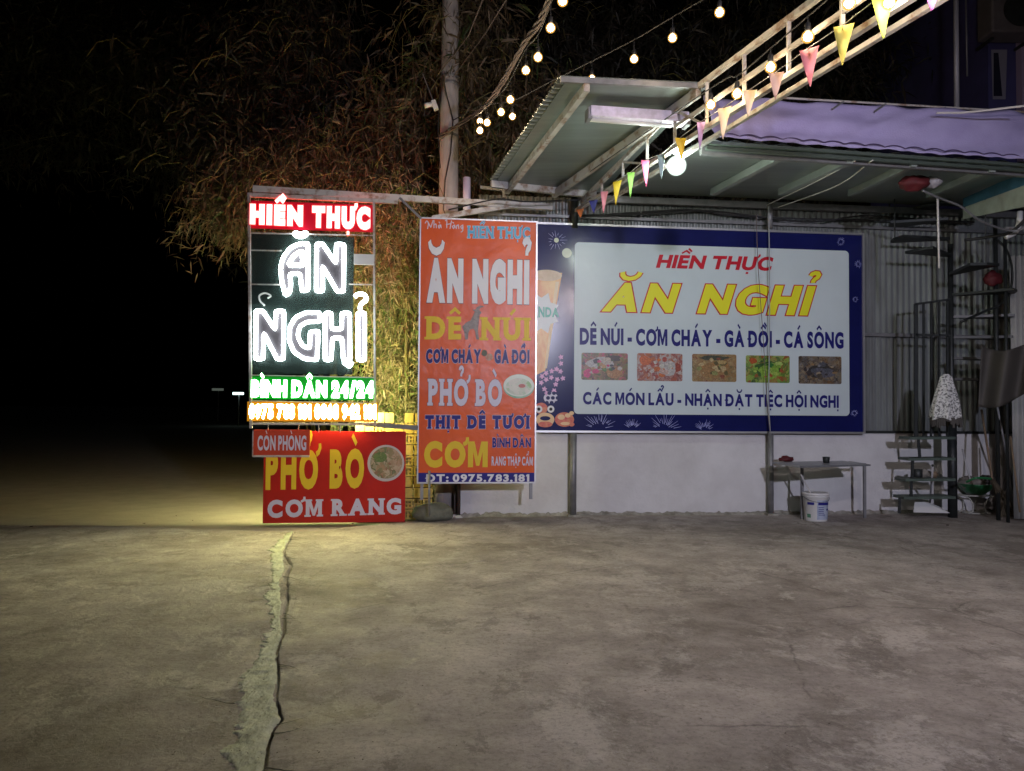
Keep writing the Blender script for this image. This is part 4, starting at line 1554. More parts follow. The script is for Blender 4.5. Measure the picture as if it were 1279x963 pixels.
# printed mountain goat silhouette (a grey goat on its hind legs)
goat = [(581,424),(580,415),(577.5,408),(582,403),(588,400),(591,394),(593,389.5),(590,386.5),(594,387),(595.5,383.5),(600,381.5),(605,383),(600.5,384.5),(598.5,387),(601.5,390.5),(599,393.5),(598,400),(597.5,406),(597,415),(598.5,424),(595,424),(593.5,414),(591.5,410.5),(587,411.5),(585,416),(584.5,424)]
mb = MB()
for dd in (DO + .005, DO + .0055):
    for a, b in goat:
        u, z = UZ(a, b, DO)
        mb.v.append(F(u, dd, z))
n = len(goat)
mb.f = [tuple(range(n, 2 * n))[::-1]] + [(i, (i + 1) % n, n + (i + 1) % n, n + i) for i in range(n)]
obj('goat_print', mb, mat('goat_grey', (.35, .3, .28), .5, col2=(.12, .1, .1), scale=22), og)
disc(og, 'chicken_print', 605, 441, 3.6, 4.0, DO + .001, mat('hen_dark', (.08, .09, .05), .5), 14)
disc(og, 'chicken_print', 611, 446, 4.6, 4.5, DO + .001, mat('hen_brown', (.4, .14, .08), .5, col2=(.5, .4, .3), scale=40), 14)
disc(og, 'bowl_print', 648, 482.5, 19.5, 15, DO + .001, mat('bowl_green', (.12, .3, .13), .35, col2=(.3, .45, .3), scale=9), 40)
disc(og, 'bowl_print', 648, 481.5, 19, 13.6, DO + .003, mat('bowl_cream', (.55, .6, .5), .35), 40)
disc(og, 'soup_print', 648, 483, 16, 10.6, DO + .005, mat_food('soup_print', [(.45, .5, .36), (.35, .45, .3), (.55, .5, .42), (.5, .52, .4), (.2, .38, .12)], 14, 3), 36)
disc(og, 'soup_print', 652, 482, 4.5, 2.5, DO + .007, mat('meat_red', (.4, .1, .07), .4), 14)

# ------------------------------------------------------------------ LOWER RED SIGN
DL = .56
lu0, lu1 = UZ(329, 595, DL)[0], UZ(506.5, 595, DL)[0]
lz1 = (UZ(330, 536.5, DL)[1] + UZ(507, 540.5, DL)[1]) / 2
lg = empty('low_sign', F((lu0 + lu1) / 2, DL, 0), 'low wide red sign with yellow and lilac lettering and a bowl, standing on the ground', 'sign')
obj('panel', MB().fbox(lu0, lu1, DL - .03, DL, 0.012, lz1), M['red'], lg)
text(lg, 'PHỞ BÒ', M['yellow'], (331.5, 612, 563), (454.5, 609.5, 560.5), DL, bold=.06, gap=.16, space=.5)
text(lg, 'CƠM RANG', M['lilac'], (334, 647, 624.5), (501, 642, 622), DL, bold=.055, serif=.08, gap=.18, space=.45)
disc(lg, 'table_print', 482.5, 578.5, 23.5, 24, DL + .0005, mat('dark_print', (.05, .02, .02), .4), 4)
disc(lg, 'bowl_print', 482, 578.5, 23, 23, DL + .001, mat('bowl_white', (.5, .46, .44), .35), 44)
disc(lg, 'soup_print', 482.5, 578, 20, 20, DL + .003, mat_food('soup2_print', [(.24, .2, .12), (.36, .22, .12), (.14, .18, .07), (.4, .25, .16), (.45, .36, .24), (.1, .14, .05), (.35, .12, .08)], 19, 5), 44)
disc(lg, 'herb_print', 475, 571, 8.5, 6.5, DL + .005, mat_food('herb_print', [(.06, .16, .03), (.14, .2, .05), (.03, .1, .02), (.2, .22, .08)], 28, 2), 16)

DC = .66
cg = empty('room_sign', F(UZ(350, 555, DC)[0], DC, UZ(350, 570, DC)[1]), 'small coral sign hung in front of the upper left corner of the low red sign', 'sign')
plate(cg, 'panel', 317, 536.3, 386.5, 568.5, DC - .03, DC, M['coral'])
u, z = UZ(315.5, 570, DC)
obj('frame', MB().fbox(u - .01, u + .012, DC - .06, DC - .01, z, UZ(315.5, 538, DC)[1]), M['whitesteel'], cg)
plate(cg, 'frame', 315.5, 568.6, 386, 571, DC - .05, DC - .01, M['whitesteel'])
text(cg, 'CÒN PHÒNG', M['lilac'], (321.5, 562.5, 544), (382.5, 562.5, 544), DC, bold=.035, gap=.12)

# ------------------------------------------------------------------ NEON SIGN
DN = .66
ns = empty('neon_sign', F(UZ(390, 530, DN)[0], DN, UZ(390, 528, DN)[1]), 'tall lit neon sign in red, white, green and amber rows on a thin steel frame', 'neon sign')


def nseg(p, q, w_=.022, m_='whitesteel', nm='frame_bar', d=DN - .03):
    a, b = UZ(*p, d), UZ(*q, d)
    return obj(nm, MB().beam(F(a[0], d, a[1]), F(b[0], d, b[1]), w_, w_), M[m_], ns)


nseg((311, 243), (313.5, 535), .03)
nseg((467, 250), (468.5, 531), .026)
nseg((313, 529), (469, 530), .028)
for y, xa, xb in ((291, 313, 467), (312.5, 313, 352), (355, 313, 350), (355, 436, 467), (468.5, 313, 468), (500.5, 312, 469)):
    nseg((xa, y), (xb, y + (xb - xa) * .02), .014)
for x in (335, 373, 398, 425):
    nseg((x, 530), (x, 540), .01, d=DN - .05)
plate(ns, 'red_glare_panel', 314, 250.5, 466, 290, DN - .045, DN - .037, M['panelredglare'])
plate(ns, 'green_glare_panel', 313.5, 470, 467.5, 500, DN - .045, DN - .037, M['panelgreenglare'])
plate(ns, 'amber_glare_panel', 309, 501.5, 472, 527, DN - .045, DN - .037, M['panelamberglare'])
plate(ns, 'added_back_panel', 312, 505, 470, 524, DN - .075, DN - .065, M['backamber'])  # unseen glowing backs, added to light the road and bamboo behind
plate(ns, 'added_back_panel', 316, 256, 464, 286, DN - .075, DN - .065, M['backred'])
plate(ns, 'added_back_panel', 314, 474, 467, 497, DN - .075, DN - .065, M['backgreen'])
plate(ns, 'acrylic_sheet', 314, 292, 440, 468, DN - .062, DN - .056, M['smoked'])
plate(ns, 'power_box', 442, 317, 467, 330.5, DN - .05, DN, M['plasticwhite'])


def led(line, m_core, m_halo, L, Rr, bold, gap, space, rim, shear=0.0):  # rim: width of the outline standing in for the halo
    text(ns, line, m_core, L, Rr, DN, bold=bold, gap=gap, space=space, outline=m_halo, ow=rim, depth=.01, name='led_lettering', shear=shear)


led('HIỀN', M['neonred'], M['neonredhalo'], (312.5, 280, 255), (378, 283, 257), .085, .14, .3, .035)
led('THỰC', M['neonred'], M['neonredhalo'], (390, 284, 257.5), (462, 287, 259), .085, .14, .3, .035)
led('BÌNH DÂN 24/24', M['neongreen'], M['neongreenhalo'], (314, 496, 474.5), (466.5, 497, 476), .07, .1, .34, .035)
led('0975 783 181 0868 942 181', M['neonamber'], M['neonamberhalo'], (311.5, 522.5, 505), (469.5, 523.5, 505.5), .045, .12, .4, .045)


def c1(x, y): return (290 + x / 5.329, 220 + y / 5.329)
def c2(x, y): return (290 + x / 5.329, 360 + y / 5.329)


def neon(pts, closed=True, r=.023, sm=False):
    q = [F(UZ(*p, DN)[0], DN + .01, UZ(*p, DN)[1]) for p in pts]
    if closed: q = q + [q[0]]
    if sm:
        q = smooth_path(q, len(q) * 5)
    else:                      # soften corners
        out = []
        for i, p in enumerate(q):
            if closed:
                a, b = q[i - 1] if i else q[-2], q[i + 1] if i < len(q) - 1 else q[1]
            else:
                a, b = q[max(i - 1, 0)], q[min(i + 1, len(q) - 1)]
            for k_ in (-1, 0, 1):
                e = (a if k_ < 0 else b) - p
                out.append(p + e.normalized() * min(.02, e.length * .3) if k_ and e.length > 0 else p + ((a + b) / 2 - p).normalized() * .006 if (a + b - 2 * p).length > 1e-6 else p)
        q = out
        if closed: q = q[1:-1] + [q[1]]
    return obj('neon_tube', MB().tube(q, r, 8), M['neonwhite'], ns, smooth=True)


def face(pts):
    mb_ = MB()
    for dd in (DN - .012, DN - .006):
        mb_.v += [F(UZ(*p, DN)[0], dd, UZ(*p, DN)[1]) for p in pts]
    n_ = len(pts)
    mb_.f = [tuple(range(n_, 2 * n_))[::-1], tuple(range(n_))] + [(i, (i + 1) % n_, n_ + (i + 1) % n_, n_ + i) for i in range(n_)]
    return obj('letter_face', mb_, M['neonface'], ns)


# A with its curved left leg, then N
neon([c1(*p) for p in ((355, 795), (330, 700), (322, 610), (340, 540), (385, 480), (440, 452), (505, 448), (508, 560), (505, 760), (465, 765), (452, 650), (385, 652), (392, 730), (382, 780))], r=.024)
face([c1(*p) for p in ((355, 795), (330, 700), (322, 610), (340, 540), (385, 480), (440, 452), (505, 448), (508, 560), (505, 760), (465, 765), (452, 650), (385, 652), (392, 730), (382, 780))])
neon([c1(*p) for p in ((375, 592), (395, 550), (430, 515), (468, 500), (470, 595))], r=.026)
neon([c1(*p) for p in ((412, 385), (435, 405), (475, 405), (500, 385), (490, 375), (455, 390), (425, 375))], r=.024)
neon([c1(*p) for p in ((562, 452), (602, 450), (690, 580), (694, 452), (745, 455), (742, 768), (700, 768), (602, 600), (604, 766), (560, 766))], r=.024)
face([c1(*p) for p in ((562, 452), (602, 450), (690, 580), (694, 452), (745, 455), (742, 768), (700, 768), (602, 600), (604, 766), (560, 766))])
# N G H I
neon([c2(*p) for p in ((158, 150), (205, 150), (286, 275), (292, 152), (345, 152), (342, 472), (300, 472), (212, 300), (208, 470), (156, 472))], r=.024)
face([c2(*p) for p in ((158, 150), (205, 150), (286, 275), (292, 152), (345, 152), (342, 472), (300, 472), (212, 300), (208, 470), (156, 472))])
neon([c2(*p) for p in ((585, 162), (490, 162), (420, 195), (383, 260), (380, 350), (412, 425), (480, 470), (565, 478), (575, 285), (520, 290), (515, 400), (470, 385), (437, 320), (450, 255), (500, 225), (585, 222))], r=.023)
face([c2(*p) for p in ((585, 162), (490, 162), (420, 195), (383, 260), (380, 350), (412, 425), (480, 470), (565, 478), (575, 285), (520, 290), (515, 400), (470, 385), (437, 320), (450, 255), (500, 225), (585, 222))])
neon([c2(*p) for p in ((618, 165), (660, 165), (664, 272), (728, 272), (730, 165), (782, 165), (785, 480), (740, 480), (730, 332), (668, 332), (660, 478), (618, 478))], r=.023)
face([c2(*p) for p in ((618, 165), (660, 165), (664, 272), (728, 272), (730, 165), (782, 165), (785, 480), (740, 480), (730, 332), (668, 332), (660, 478), (618, 478))])
neon([c2(*p) for p in ((835, 165), (882, 165), (882, 478), (838, 478))], r=.024)
face([c2(*p) for p in ((835, 165), (882, 165), (882, 478), (838, 478))])
neon([c2(*p) for p in ((815, 60), (840, 40), (880, 45), (892, 78), (860, 105), (850, 140))], closed=False, r=.025, sm=True)
neon([c2(*p) for p in ((740, 492), (780, 520), (800, 490))], closed=False, r=.022, sm=True)
for p, q in (((c1(180, 790)), (c1(255, 790))),):
    t_ = [F(UZ(*v, DN)[0], DN - .01, UZ(*v, DN)[1]) for v in (c1(215, 860), c1(185, 830), c1(180, 795), c1(215, 778), c1(255, 795), c1(235, 812))]
    obj('loose_wire', MB().tube(smooth_path(t_, 30), .012, 6), M['plasticwhite'], ns, smooth=True)

# ------------------------------------------------------------------ yellow block wall behind the signs
DW = .25
bw = empty('block_wall', F(UZ(480, 640, DW)[0], DW, 0), 'low wall of yellow glazed ornamental blocks behind the red and amber signs', 'wall')
k1 = UZ(481, 600, DW)[0] - UZ(480, 600, DW)[0]
bx0, bx1 = UZ(443, 600, DW)[0], UZ(541, 600, DW)[0]
nbx, nbz = 8, 10
bw_ = (bx1 - bx0) / nbx
bh_ = 1.44 / nbz
brick_me = {}


def brick_mesh(kind):
    mb = MB()
    g = .012
    w0, h0 = bw_ - g, bh_ - g
    if kind == 0:
        mb.hexa([UX * a + NX * b + Vector((0, 0, c)) for a, b, c in ((0, -.12, 0), (w0, -.12, 0), (w0, 0, 0), (0, 0, 0), (0, -.12, h0), (w0, -.12, h0), (w0, 0, h0), (0, 0, h0))])
    else:                        # pierced block: rim and a cross bar
        def bx(a0, a1, c0, c1_, b1_=0):
            mb.hexa([UX * a + NX * b + Vector((0, 0, c)) for a, b, c in ((a0, -.12, c0), (a1, -.12, c0), (a1, b1_, c0), (a0, b1_, c0), (a0, -.12, c1_), (a1, -.12, c1_), (a1, b1_, c1_), (a0, b1_, c1_))])
        r_ = .026
        bx(0, w0, 0, r_); bx(0, w0, h0 - r_, h0); bx(0, r_, r_, h0 - r_); bx(w0 - r_, w0, r_, h0 - r_)
        bx(w0 * .5 - .012, w0 * .5 + .012, r_, h0 - r_, -.01); bx(r_, w0 * .5 - .012, h0 * .5 - .01, h0 * .5 + .01, -.012); bx(w0 * .5 + .012, w0 - r_, h0 * .5 - .01, h0 * .5 + .01, -.012)
        bx(r_, w0 - r_, r_, h0 - r_, -.09)
    me = bpy.data.meshes.new('brick')
    me.from_pydata([tuple(v) for v in mb.v], [], mb.f)
    me.materials.append(M['brick'])
    return me


brick_me = [brick_mesh(0), brick_mesh(1)]
for j in range(nbz):
    for i in range(nbx):
        if j == nbz - 1 and i in (4,): continue
        kind = 1 if (j % 3 == 1 or (i + j) % 5 == 0) and j < nbz - 1 else 0
        u = bx0 + i * bw_ + (j % 2) * .0
        p = F(u + random.uniform(-.003, .003), DW + random.uniform(-.006, .006), j * bh_)
        link_mesh('brick', brick_me[kind], bw, p - root_loc(bw))
tag(obj('steel_channel', MB().beam(D(455, 529.5, pf(F(0, 0, 0))[1] * 0 + 10.0), D(522, 534.5, 10.0), .05, .06), M['greysteel'], base=D(455, 530, 10.0)),
    'grey steel bar lying level in front of the top of the yellow block wall', 'bar')

# boulder
bp_ = G(538, 651)
tag(obj('boulder', MB().ball(bp_ + Vector((0, .12, .10)), .30, 28, 16, (.98, .8, .42), .22, 3), M['rock'], base=bp_, smooth=True),
    'rounded grey green boulder at the foot of the orange menu sign', 'boulder')
u = UZ(573, 620, .08)[0]
tag(obj('rusty_pipe', MB().tube([F(u, .06, 0), F(u, .06, 1.3)], .026, 10), mat('rusty_steel', (.05, .03, .025), .7), base=F(u, .06, 0), smooth=True),
    'thin dark rusty pipe against the left end of the white wall', 'pipe')
mb = MB()
for i in range(7):
    p = G(random.uniform(562, 590), random.uniform(643, 647))
    mb.ball(p, random.uniform(.03, .06), 8, 5, (1, 1, .6), .3, i)
tag(obj('rubble', mb, M['plaster'], base=G(575, 645), smooth=True), 'pale crumbled mortar at the left foot of the white wall', 'rubble', kind='stuff')

# ------------------------------------------------------------------ TABLE, BUCKET
tc_ = [G(977, 641), G(1002, 648.5), G(1080, 647), G(1052, 638.5)]
tb_ = empty('steel_table', (tc_[0] + tc_[2]) / 2, 'bare steel table with a thin flat top standing against the white wall', 'table')
cen = (tc_[0] + tc_[1] + tc_[2] + tc_[3]) / 4
TH = .79
tw = [D(966, 576.5, 10.9), D(1003, 581.5, 10.35), D(1087, 579.5, 10.4), D(1053, 574, 11.0)]
mb = MB()
tz = [Vector((p.x, p.y, TH)) for p in (G(966, 577, TH), G(999, 582.3, TH), G(1087.5, 580, TH), G(1052, 575.3, TH))]
mb.hexa([p + Vector((0, 0, -.022)) for p in tz] + [p for p in tz])
obj('tabletop', mb, mat('table_steel', (.30, .31, .33), .35, .5, var=.3, scale=7), tb_)
for p in tc_:
    q = Vector((p.x, p.y, 0))
    obj('leg', MB().beam(q, q + Vector((0, 0, TH - .022)), .035, .035), M['greysteel'], tb_)
for a, b in ((0, 1), (1, 2), (2, 3), (3, 0)):
    pa, pb_ = tc_[a], tc_[b]
    e = (pb_ - pa).normalized() * .03
    obj('apron', MB().beam(Vector((pa.x, pa.y, TH - .045)) + e, Vector((pb_.x, pb_.y, TH - .045)) - e, .02, .04), M['greysteel'], tb_)
rc = G(982, 576, TH)
tag(obj('red_cloth', MB().ball(rc + Vector((0, 0, .03)), .095, 18, 10, (1.0, .7, .42), .5, 4), M['redcloth'], base=rc, smooth=True), 'crumpled dark red cloth on the left end of the steel table', 'cloth')
rc = G(1032, 578, TH)
cup = empty('black_cup', rc, 'small squat black pot on the middle of the steel table', 'pot')
obj('body', MB().lathe(rc, [(.035, 0), (.042, .01), (.046, .05), (.046, .07), (.036, .07), (.034, .02)], 18), M['darksteel'], cup, smooth=True)
obj('lid', MB().lathe(rc + Vector((0, 0, .072)), [(.05, 0), (.05, .008), (.02, .012)], 18), M['darksteel'], cup)

bc = G(1024.3, 652)
bc = bc + Vector((0, .15, 0))
bk = empty('paint_bucket', bc, 'white plastic paint bucket with a blue printed label in front of the table', 'bucket')
BR, BH = .165, .375
obj('body', MB().lathe(bc, [(BR * .88, 0), (BR * .9, .005), (BR, BH - .05), (BR + .008, BH - .045), (BR + .008, BH - .03), (BR, BH - .028), (BR + .004, BH)], 36), M['plasticwhite'], bk, smooth=True)
obj('lid', MB().lathe(bc + Vector((0, 0, BH + .001)), [(BR + .012, -.025), (BR + .012, .006), (BR - .01, .012), (BR - .02, .006)], 36), M['plasticwhite'], bk, smooth=True)


def arcpatch(a0, a1, z0, z1, m_, off=.0025, nm='label_print'):
    mb = MB()
    n_ = 14
    for i in range(n_ + 1):
        a = R(a0 + (a1 - a0) * i / n_)
        for z in (z0, z1):
            r_ = BR * (.9 + .1 * z / BH) + off
            mb.v.append(bc + Vector((math.cos(a) * r_, math.sin(a) * r_, z)))
    for i in range(n_):
        mb.f.append((2 * i, 2 * i + 2, 2 * i + 3, 2 * i + 1))
    return obj(nm, mb, m_, bk, smooth=True)


arcpatch(255, 335, .03, .29, mat('label_pale_blue', (.30, .36, .5), .4, col2=(.5, .55, .65), scale=16))
arcpatch(260, 325, .225, .26, M['navy'], .004)
arcpatch(208, 242, .225, .26, M['navy'], .003)
arcpatch(306, 345, .15, .175, M['navy'], .004)
for k in range(5):
    arcpatch(262, 262 + random.uniform(24, 44), .19 - k * .025, .198 - k * .025, M['navy'], .004)
arcpatch(205, 225, .05, .1, mat('label_green', (.1, .25, .15), .4), .003)
hq = [bc + Vector((math.cos(R(a)) * (BR + .012), math.sin(R(a)) * (BR + .012), BH - .04 - .07 * math.sin(R(a - 180)))) for a in range(180, 361, 20)]
obj('handle', MB().tube(hq, .004, 6), M['greysteel'], bk)
tag(obj('stirring_stick', MB().tube([bc + Vector((-.07, 0, .38)), D(1000, 592, bc.y - .02)], .011, 8), M['whitecord'], base=bc + Vector((-.07, 0, .38))), 'pale stirring stick leaning out of the paint bucket', 'stick')

# ------------------------------------------------------------------ SPIRAL STAIR
pc = Vector((G(1191, 647).x, G(1191, 647).y + .02, 0))
st = empty('spiral_stair', pc, 'dark steel spiral stair winding up around a post at the right', 'staircase')
obj('post', MB().tube([pc, pc + Vector((0, 0, 3.9))], .036, 14), M['darksteel'], st, smooth=True)
obj('post_sleeve', MB().tube([pc, pc + Vector((0, 0, D(1191, 524, pc.y).z))], .062, 16), M['darksteel'], st, smooth=True)
treads = [(472, 8), (446, 4), (420, 0), (394.5, -8), (367, -35), (341, -88), (318, -150), (297, 178), (272, 150), (249, 110)]
TR = .78
for py, ang in treads:
    z = D(1191, py, pc.y).z
    a0, a1 = R(ang - 15), R(ang + 15)
    mb = MB()
    ring = [(.04, R(ang - 60)), (TR, a0), (TR * 1.02, R(ang)), (TR, a1), (.04, R(ang + 60))]
    n = len(ring)
    for dz in (-.035, 0):
        for r_, a in ring:
            mb.v.append(pc + Vector((math.cos(a) * r_, math.sin(a) * r_, z + dz)))
    mb.f = [tuple(range(n))[::-1], tuple(range(n, 2 * n))] + [(i, (i + 1) % n, n + (i + 1) % n, n + i) for i in range(n)]
    obj('tread', mb, M['darksteel'] if py < 380 else mat('worn_tread', (.09, .09, .09), .5, .3), st)
    if py in (394.5, 367, 341, 297, 272):
        e = pc + Vector((math.cos(R(ang)) * TR, math.sin(R(ang)) * TR, z))
        obj('baluster', MB().tube([e, e + Vector((0, 0, .85))], .009, 6), M['darksteel'], st)
hr = [D(1246, 300, pc.y - .1), D(1257, 312, pc.y - .2), D(1264, 335, pc.y - .3), D(1262, 362, pc.y - .3), D(1250, 380, pc.y - .3), D(1232, 388, pc.y - .3), D(1200, 402, pc.y - .4)]
obj('handrail', MB().tube(smooth_path(hr, 36), .016, 8), M['darksteel'], st, smooth=True)
u1_ = pc + Vector((.86, .2, 0))
obj('outer_post', MB().tube([Vector((D(1247, 640, 10.7).x, 10.7, 0)), Vector((D(1247, 640, 10.7).x, 10.7, 4.2))], .028, 10), M['darksteel'], st, smooth=True)
obj('outer_post', MB().tube([Vector((D(1259, 640, 10.5).x, 10.5, 0)), Vector((D(1259, 640, 10.5).x, 10.5, 3.9))], .022, 10), M['darksteel'], st, smooth=True)
# gate of vertical bars left of the post
gt = empty('barred_gate', D(1165, 540, 10.6), 'dark barred steel gate panel just left of the spiral stair post', 'gate')
for a, b in (((1143, 380), (1186, 374)), ((1143, 418), (1186, 419))):
    obj('rail', MB().beam(D(*a, 10.7), D(*b, 10.7), .03, .03), M['darksteel'], gt)
for x in (1144, 1153.5, 1163, 1173, 1183):
    obj('bar', MB().beam(D(x, 380 - (x - 1143) * .14, 10.7), D(x, 545, 10.7), .05 if x == 1144 else .022, .03), M['darksteel'], gt)
# steel shelf
sh = empty('shelf_rack', G(1155, 641), 'dark steel rack with four boards at the foot of the spiral stair', 'rack')
for py, x0 in ((547, 1129), (573, 1128), (598.5, 1124), (620.5, 1122)):
    o = obj('board', MB().beam(D(x0, py, 10.75), D(1186, py - .5, 10.75), .3, .035), mat('painted_board', (.08, .11, .09), .5, var=.4, scale=9), sh)
for a, b in (((1124, 621), (1123, 641)), ((1138, 598), (1138, 620)), ((1140, 573), (1139, 598)), ((1147, 549), (1149, 573))):
    obj('upright', MB().beam(D(*a, 10.66), D(*b, 10.66), .03, .03), M['darksteel'], sh)
for i, (px, r_, lab, m_) in enumerate(((1146, .055, 'dark round tin on the third board of the rack, leftmost', 'darksteel'), (1155, .07, 'grey crumpled bundle on the third board of the rack', 'sack'), (1166, .05, 'low dark lump on the third board of the rack, beside the post', 'wood'))):
    p = D(px, 596, 10.72)
    tag(obj('small_bundle' if i else 'tin', (MB().ball(p + Vector((0, 0, r_ * .8)), r_, 14, 9, (1.1, .8, .9), .5, i) if i else MB().lathe(p, [(.06, 0), (.065, .01), (.065, .1), (.05, .11)], 18)), M[m_], base=p, smooth=True), lab, 'bundle' if i else 'tin')
# cloth cover hung on the post
cl = empty('hung_cloth', D(1183, 467, 10.2), 'pale speckled cloth cover hanging over the stair post like a closed umbrella', 'cloth')
mb = MB()
prof = [(0, .03), (.04, .10), (.14, .13), (.30, .19), (.46, .235), (.60, .26)]
nseg_ = 48
top_ = D(1182, 467, 10.25)
for h, r_ in prof:
    for k in range(nseg_):
        a = 2 * math.pi * k / nseg_
        rr = r_ * .78 * (1 + (.10 * math.sin(a * 7 + h * 3) + .05 * math.sin(a * 13)) * min(1, h * 3))
        sk = -.02 * h
        mb.v.append(top_ + Vector((math.cos(a) * rr + sk, math.sin(a) * rr * .7, -h + (.02 * math.sin(a * 5) if h > .5 else 0))))
for i in range(len(prof) - 1):
    for k in range(nseg_):
        a, b = i * nseg_ + k, i * nseg_ + (k + 1) % nseg_
        mb.f.append((a, b, b + nseg_, a + nseg_))
mb.f.append(tuple(range(nseg_)))
obj('fabric', mb, mat('speckled_cloth', (.62, .62, .6), .9, col2=(.12, .12, .12), scale=38, lo=.47, hi=.58), cl, smooth=True)
mb = MB()
for k in range(40):
    a = 2 * math.pi * k / 40
    p = top_ + Vector((math.cos(a) * .19 - .01, math.sin(a) * .13, -.58))
    mb.beam(p, p + Vector((0, 0, -random.uniform(.05, .14))), .03, .006)
tag(obj('fringe', mb, M['darktarp'], cl), kind='stuff')

# ------------------------------------------------------------------ clutter right
sp = G(1217, 642)
ws = empty('wire_stand', sp, 'pale bent wire stand holding the green basin', 'stand')
for sx in (-1, 1):
    for sy in (-1, 1):
        q = [sp + Vector((sx * a, sy * .12, z)) for a, z in ((.16, .02), (.10, .05), (.09, .15), (.14, .24), (.22, .28))]
        obj('leg', MB().tube(smooth_path(q, 16), .011, 6), mat('pale_wire', (.42, .42, .38), .5), ws, smooth=True)
for z, r_ in ((.02, .16), (.28, .23)):
    q = [sp + Vector((math.cos(R(a)) * r_, math.sin(R(a)) * r_ * .7, z)) for a in range(0, 361, 20)]
    obj('ring', MB().tube(q, .011, 6), MATS['pale_wire'], ws, smooth=True)
gb = sp + Vector((0.02, 0, .295))
bs = empty('green_basin', gb, 'green plastic basin heaped with grey sacks beside the stair post', 'basin')
obj('bowl', MB().lathe(gb, [(.12, 0), (.2, .07), (.245, .14), (.26, .15), (.245, .155), (.19, .08)], 30), M['green'], bs, smooth=True)
tag(obj('sack', MB().ball(gb + Vector((-.02, 0, .16)), .2, 22, 12, (1.05, .8, .5), .5, 9), M['sack'], base=gb, smooth=True), 'lumpy grey sack lying in the green basin', 'sack')
tag(obj('sack', MB().ball(gb + Vector((.16, -.02, .2)), .13, 18, 10, (1.2, .8, .55), .5, 12), M['darktarp'], base=gb + Vector((.1, 0, .1)), smooth=True), 'dark crumpled bag on top of the sack in the basin', 'bag')
tag(obj('green_strap', MB().tube(smooth_path([D(1207, 602, 10.4), D(1220, 597, 10.3), D(1238, 598, 10.35)], 14), .016, 6), M['green'], base=D(1207, 602, 10.4), smooth=True), 'bright green plastic strap across the sack in the basin', 'strap')


def stick(a, b, r_, m_, name, lab, cat):
    return tag(obj(name, MB().tube([a, b], r_, 8), m_, base=b, smooth=True), lab, cat)


bn = empty('squeegee', G(1160.5, 641), 'white T shaped stick standing on its head before the rack', 'squeegee')
obj('handle', MB().tube([D(1165, 583, 10.5), G(1160.5, 640)], .014, 8), mat('dull_white', (.42, .42, .44), .5), bn, smooth=True)
obj('head', MB().beam(G(1151, 639.5) + Vector((0, 0, .02)), G(1172, 638.5) + Vector((0, 0, .02)), .03, .03), M['whitesteel'], bn)
obj('cap', MB().ball(D(1165, 581.5, 10.5), .018, 10, 6), M['darksteel'], bn, smooth=True)
stick(D(1202, 561, 10.7), D(1212, 600, 10.55), .011, MATS['dull_white'], 'white_stick', 'thin white stick leaning into the green basin', 'stick')
br = empty('broom', G(1262, 642), 'straw broom with a long bamboo handle leaning head down by the basin', 'broom')
obj('handle', MB().tube([D(1226, 512, 11.0), D(1240, 602, 10.5)], .015, 8), M['wood'], br, smooth=True)
mb = MB()
a0 = D(1240, 600, 10.5)
for i in range(160):
    p = G(random.uniform(1243, 1270), random.uniform(640, 646), .01)
    p0 = a0 + Vector((random.uniform(-.02, .02), random.uniform(-.02, .02), random.uniform(-.02, .02)))
    mb.tube([p0, (p0 + p) / 2 + Vector((.03 + random.uniform(-.02, .02), 0, .03)), p], .004, 3, False)
tag(obj('bristles', mb, M['straw'], br), kind='stuff')
stick(D(1245, 505, 10.6), G(1272, 644), .015, M['greysteel'], 'metal_rod', 'long grey metal rod leaning at the far right edge', 'rod')
stick(D(1262, 545, 10.5), D(1274, 640, 10.3), .013, M['wood'], 'bamboo_stick', 'brown bamboo stick leaning beside the grey metal rod', 'stick')
# dark boards stored low behind the stair, pale slab
tag(obj('leaning_board', MB().hexa([D(1141, 640, 10.9), D(1187, 641, 10.9), D(1187, 641, 10.8), D(1141, 640, 10.8), D(1143, 622, 11.0), D(1172, 632, 11.0), D(1172, 632, 10.9), D(1143, 622, 10.9)]), M['plasticwhite'], base=D(1141, 640, 10.9)),
    'pale triangular offcut leaning under the rack', 'board')
# dark tarpaulin
mb = MB()
N1, N2 = 24, 16
for i in range(N1 + 1):
    for j in range(N2 + 1):
        s_, t = i / N1, j / N2
        x = 1226 + s_ * 62 - 4 * t
        y = 432 + t * (76 - 14 * s_) + 6 * math.sin(s_ * 4)
        mb.v.append(D(x, y, 10.3 + .09 * math.sin(s_ * 9 + t) - .25 * s_))
for i in range(N1):
    for j in range(N2):
        a = i * (N2 + 1) + j
        mb.f.append((a, a + 1, a + N2 + 2, a + N2 + 1))
o = tag(obj('tarpaulin', mb, M['darktarp'], base=D(1240, 440, 10.3), smooth=True), 'dark brown tarpaulin sheet hanging right of the stair post', 'tarpaulin')
sm = o.modifiers.new('t', 'SOLIDIFY')
sm.thickness = .004
